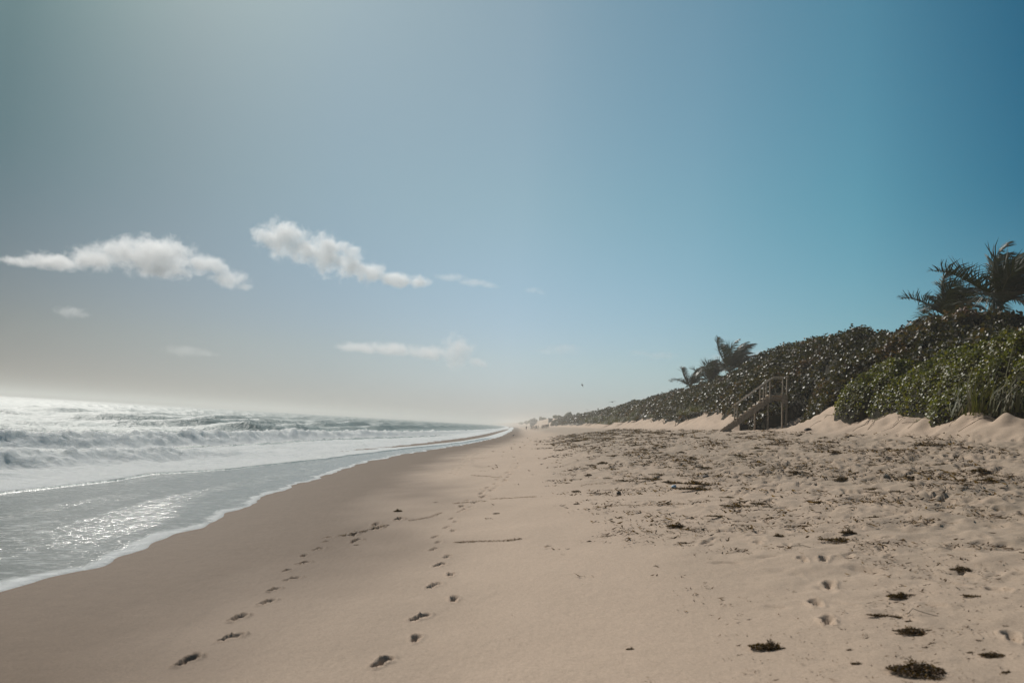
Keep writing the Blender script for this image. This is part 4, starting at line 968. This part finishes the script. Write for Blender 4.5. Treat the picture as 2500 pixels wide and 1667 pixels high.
# ------------------------------------------------------------------ clouds: volumes far out over the sea
def cloud(label, parts, depth, dens, scale, soft=.45, aniso=.4):
    dens *= 1.5
    """parts: (px, py, rx_px, ry_px)"""
    c0 = at_depth(parts[0][0], parts[0][1], depth); k = depth/FPX
    import bmesh
    bm = bmesh.new(); rr = np.random.default_rng(int(parts[0][0]))
    for px, py, rx, ry in parts:
        c = at_depth(px, py, depth)-c0; dy = rr.uniform(-.3, .3)*rx*k
        mt_ = Matrix.Translation(c+Vector((0, dy, 0))) @ Matrix.Diagonal((rx*k*1.22, max(rx, ry)*k*1.0, ry*k*1.22, 1))
        bmesh.ops.create_icosphere(bm, subdivisions=2, radius=1.0, matrix=mt_)
    me = bpy.data.meshes.new('cloud'); bm.to_mesh(me); bm.free()
    ob = bpy.data.objects.new('tmp', me); COL.objects.link(ob)
    rm = ob.modifiers.new('r', 'REMESH'); rm.mode = 'VOXEL'; rm.voxel_size = 7*k
    dg = bpy.context.evaluated_depsgraph_get(); nm = bpy.data.meshes.new_from_object(ob.evaluated_get(dg)); bpy.data.objects.remove(ob)
    mt, nt, bs, out = mat_new('cloud_vapour'); nt.nodes.remove(bs)
    # density: union of soft ellipsoids eroded by noise (object space, metres)
    tc = nd(nt, 'ShaderNodeTexCoord'); P = tc.outputs['Object']; best = None
    for px, py, rx, ry in parts:
        c = at_depth(px, py, depth)-c0
        mp = nd(nt, 'ShaderNodeMapping', vector_type='TEXTURE'); mp.inputs['Location'].default_value = c; mp.inputs['Scale'].default_value = (rx*k, max(rx, ry)*k*.9, ry*k)
        nt.links.new(P, mp.inputs[0]); ln = nd(nt, 'ShaderNodeVectorMath', operation='LENGTH'); nt.links.new(mp.outputs[0], ln.inputs[0])
        v = mth(nt, 'SUBTRACT', 1.0, ln.outputs['Value']); best = v if best is None else mth(nt, 'SMOOTH_MAX', best, v, .15)
    no = ntex(nt, scale/(100*k), 8, .68, coord=P, dist=.3)
    e = mth(nt, 'MULTIPLY_ADD', mth(nt, 'SUBTRACT', no, .5), 2.7, mth(nt, 'SUBTRACT', best, .20))
    e = mth(nt, 'MULTIPLY', e, 1/soft, clamp=True)
    pv = nd(nt, 'ShaderNodeVolumePrincipled'); pv.inputs['Color'].default_value = (.97, .97, .97, 1); pv.inputs['Anisotropy'].default_value = aniso
    nt.links.new(mth(nt, 'MULTIPLY', e, dens/(100*k)), pv.inputs['Density']); nt.links.new(pv.outputs[0], out.inputs['Volume'])
    o = link('cloud', nm, None, mt); o.location = c0; tag(o, label, 'cloud', 'clouds over the sea'); return o
cloud('long puffy cloud at the left, with a thin tail to the left edge',
      [(370, 625, 120, 55), (290, 615, 70, 42), (420, 610, 55, 42), (230, 632, 80, 35), (130, 640, 90, 24), (50, 638, 60, 16), (500, 645, 60, 34), (560, 680, 60, 26), (400, 660, 80, 26), (595, 700, 25, 12)], 3700, 1.6, 3.4)
cloud('brightest puffy cloud sloping down to the right, above centre left',
      [(690, 580, 66, 58), (745, 612, 60, 45), (800, 620, 58, 62), (850, 645, 55, 50), (905, 668, 50, 36), (965, 682, 55, 26), (1025, 688, 36, 22), (648, 578, 40, 36)], 3000, 2.2, 3.4)
cloud('low hazy cloud bank near the horizon, left of centre', [(1115, 858, 50, 54), (1050, 862, 70, 22), (960, 852, 80, 20), (880, 850, 80, 15), (1165, 885, 34, 16)], 8000, 1.1, 4.5)
cloud('small faint cloud shred below the left cloud', [(170, 762, 45, 18), (200, 768, 25, 10)], 5000, .5, 6.5)
cloud('faint low cloud shred over the sea horizon', [(450, 857, 60, 18), (500, 862, 40, 12)], 8000, .3, 6.5)
cloud('thin cloud streak trailing right of the brightest cloud', [(1100, 678, 50, 11), (1155, 690, 50, 11), (1195, 698, 30, 9)], 3300, .6, 6.5)
cloud('tiny wisp of cloud at the upper centre', [(1300, 708, 26, 10), (1322, 714, 20, 7)], 3300, .5, 7)
cloud('faint puff of cloud near the centre horizon', [(1375, 852, 55, 18), (1340, 858, 40, 12)], 8000, .3, 6.5)
cloud('faint cloud wisp left of the middle palms', [(1610, 868, 55, 12), (1560, 862, 35, 9)], 8000, .3, 6.5)
cloud('pale cloud strip behind the middle palms', [(1840, 868, 80, 17), (1770, 872, 50, 14), (1900, 868, 40, 10)], 8000, .4, 6.5)

# ------------------------------------------------------------------ haze of sea spray
mt, nt, bs, out = mat_new('spray_haze'); nt.nodes.remove(bs)
pv = nd(nt, 'ShaderNodeVolumePrincipled'); pv.inputs['Color'].default_value = (.94, .915, .865, 1); pv.inputs['Density'].default_value = .0008; pv.inputs['Anisotropy'].default_value = .3
nt.links.new(pv.outputs[0], out.inputs['Volume'])
mb = MB(); mb.beam((0, 0, -9), (0, 0, 20), 8600, 8600, (0, 1, 0)); o = mb.build('haze', mt); tag(o, kind='stuff')
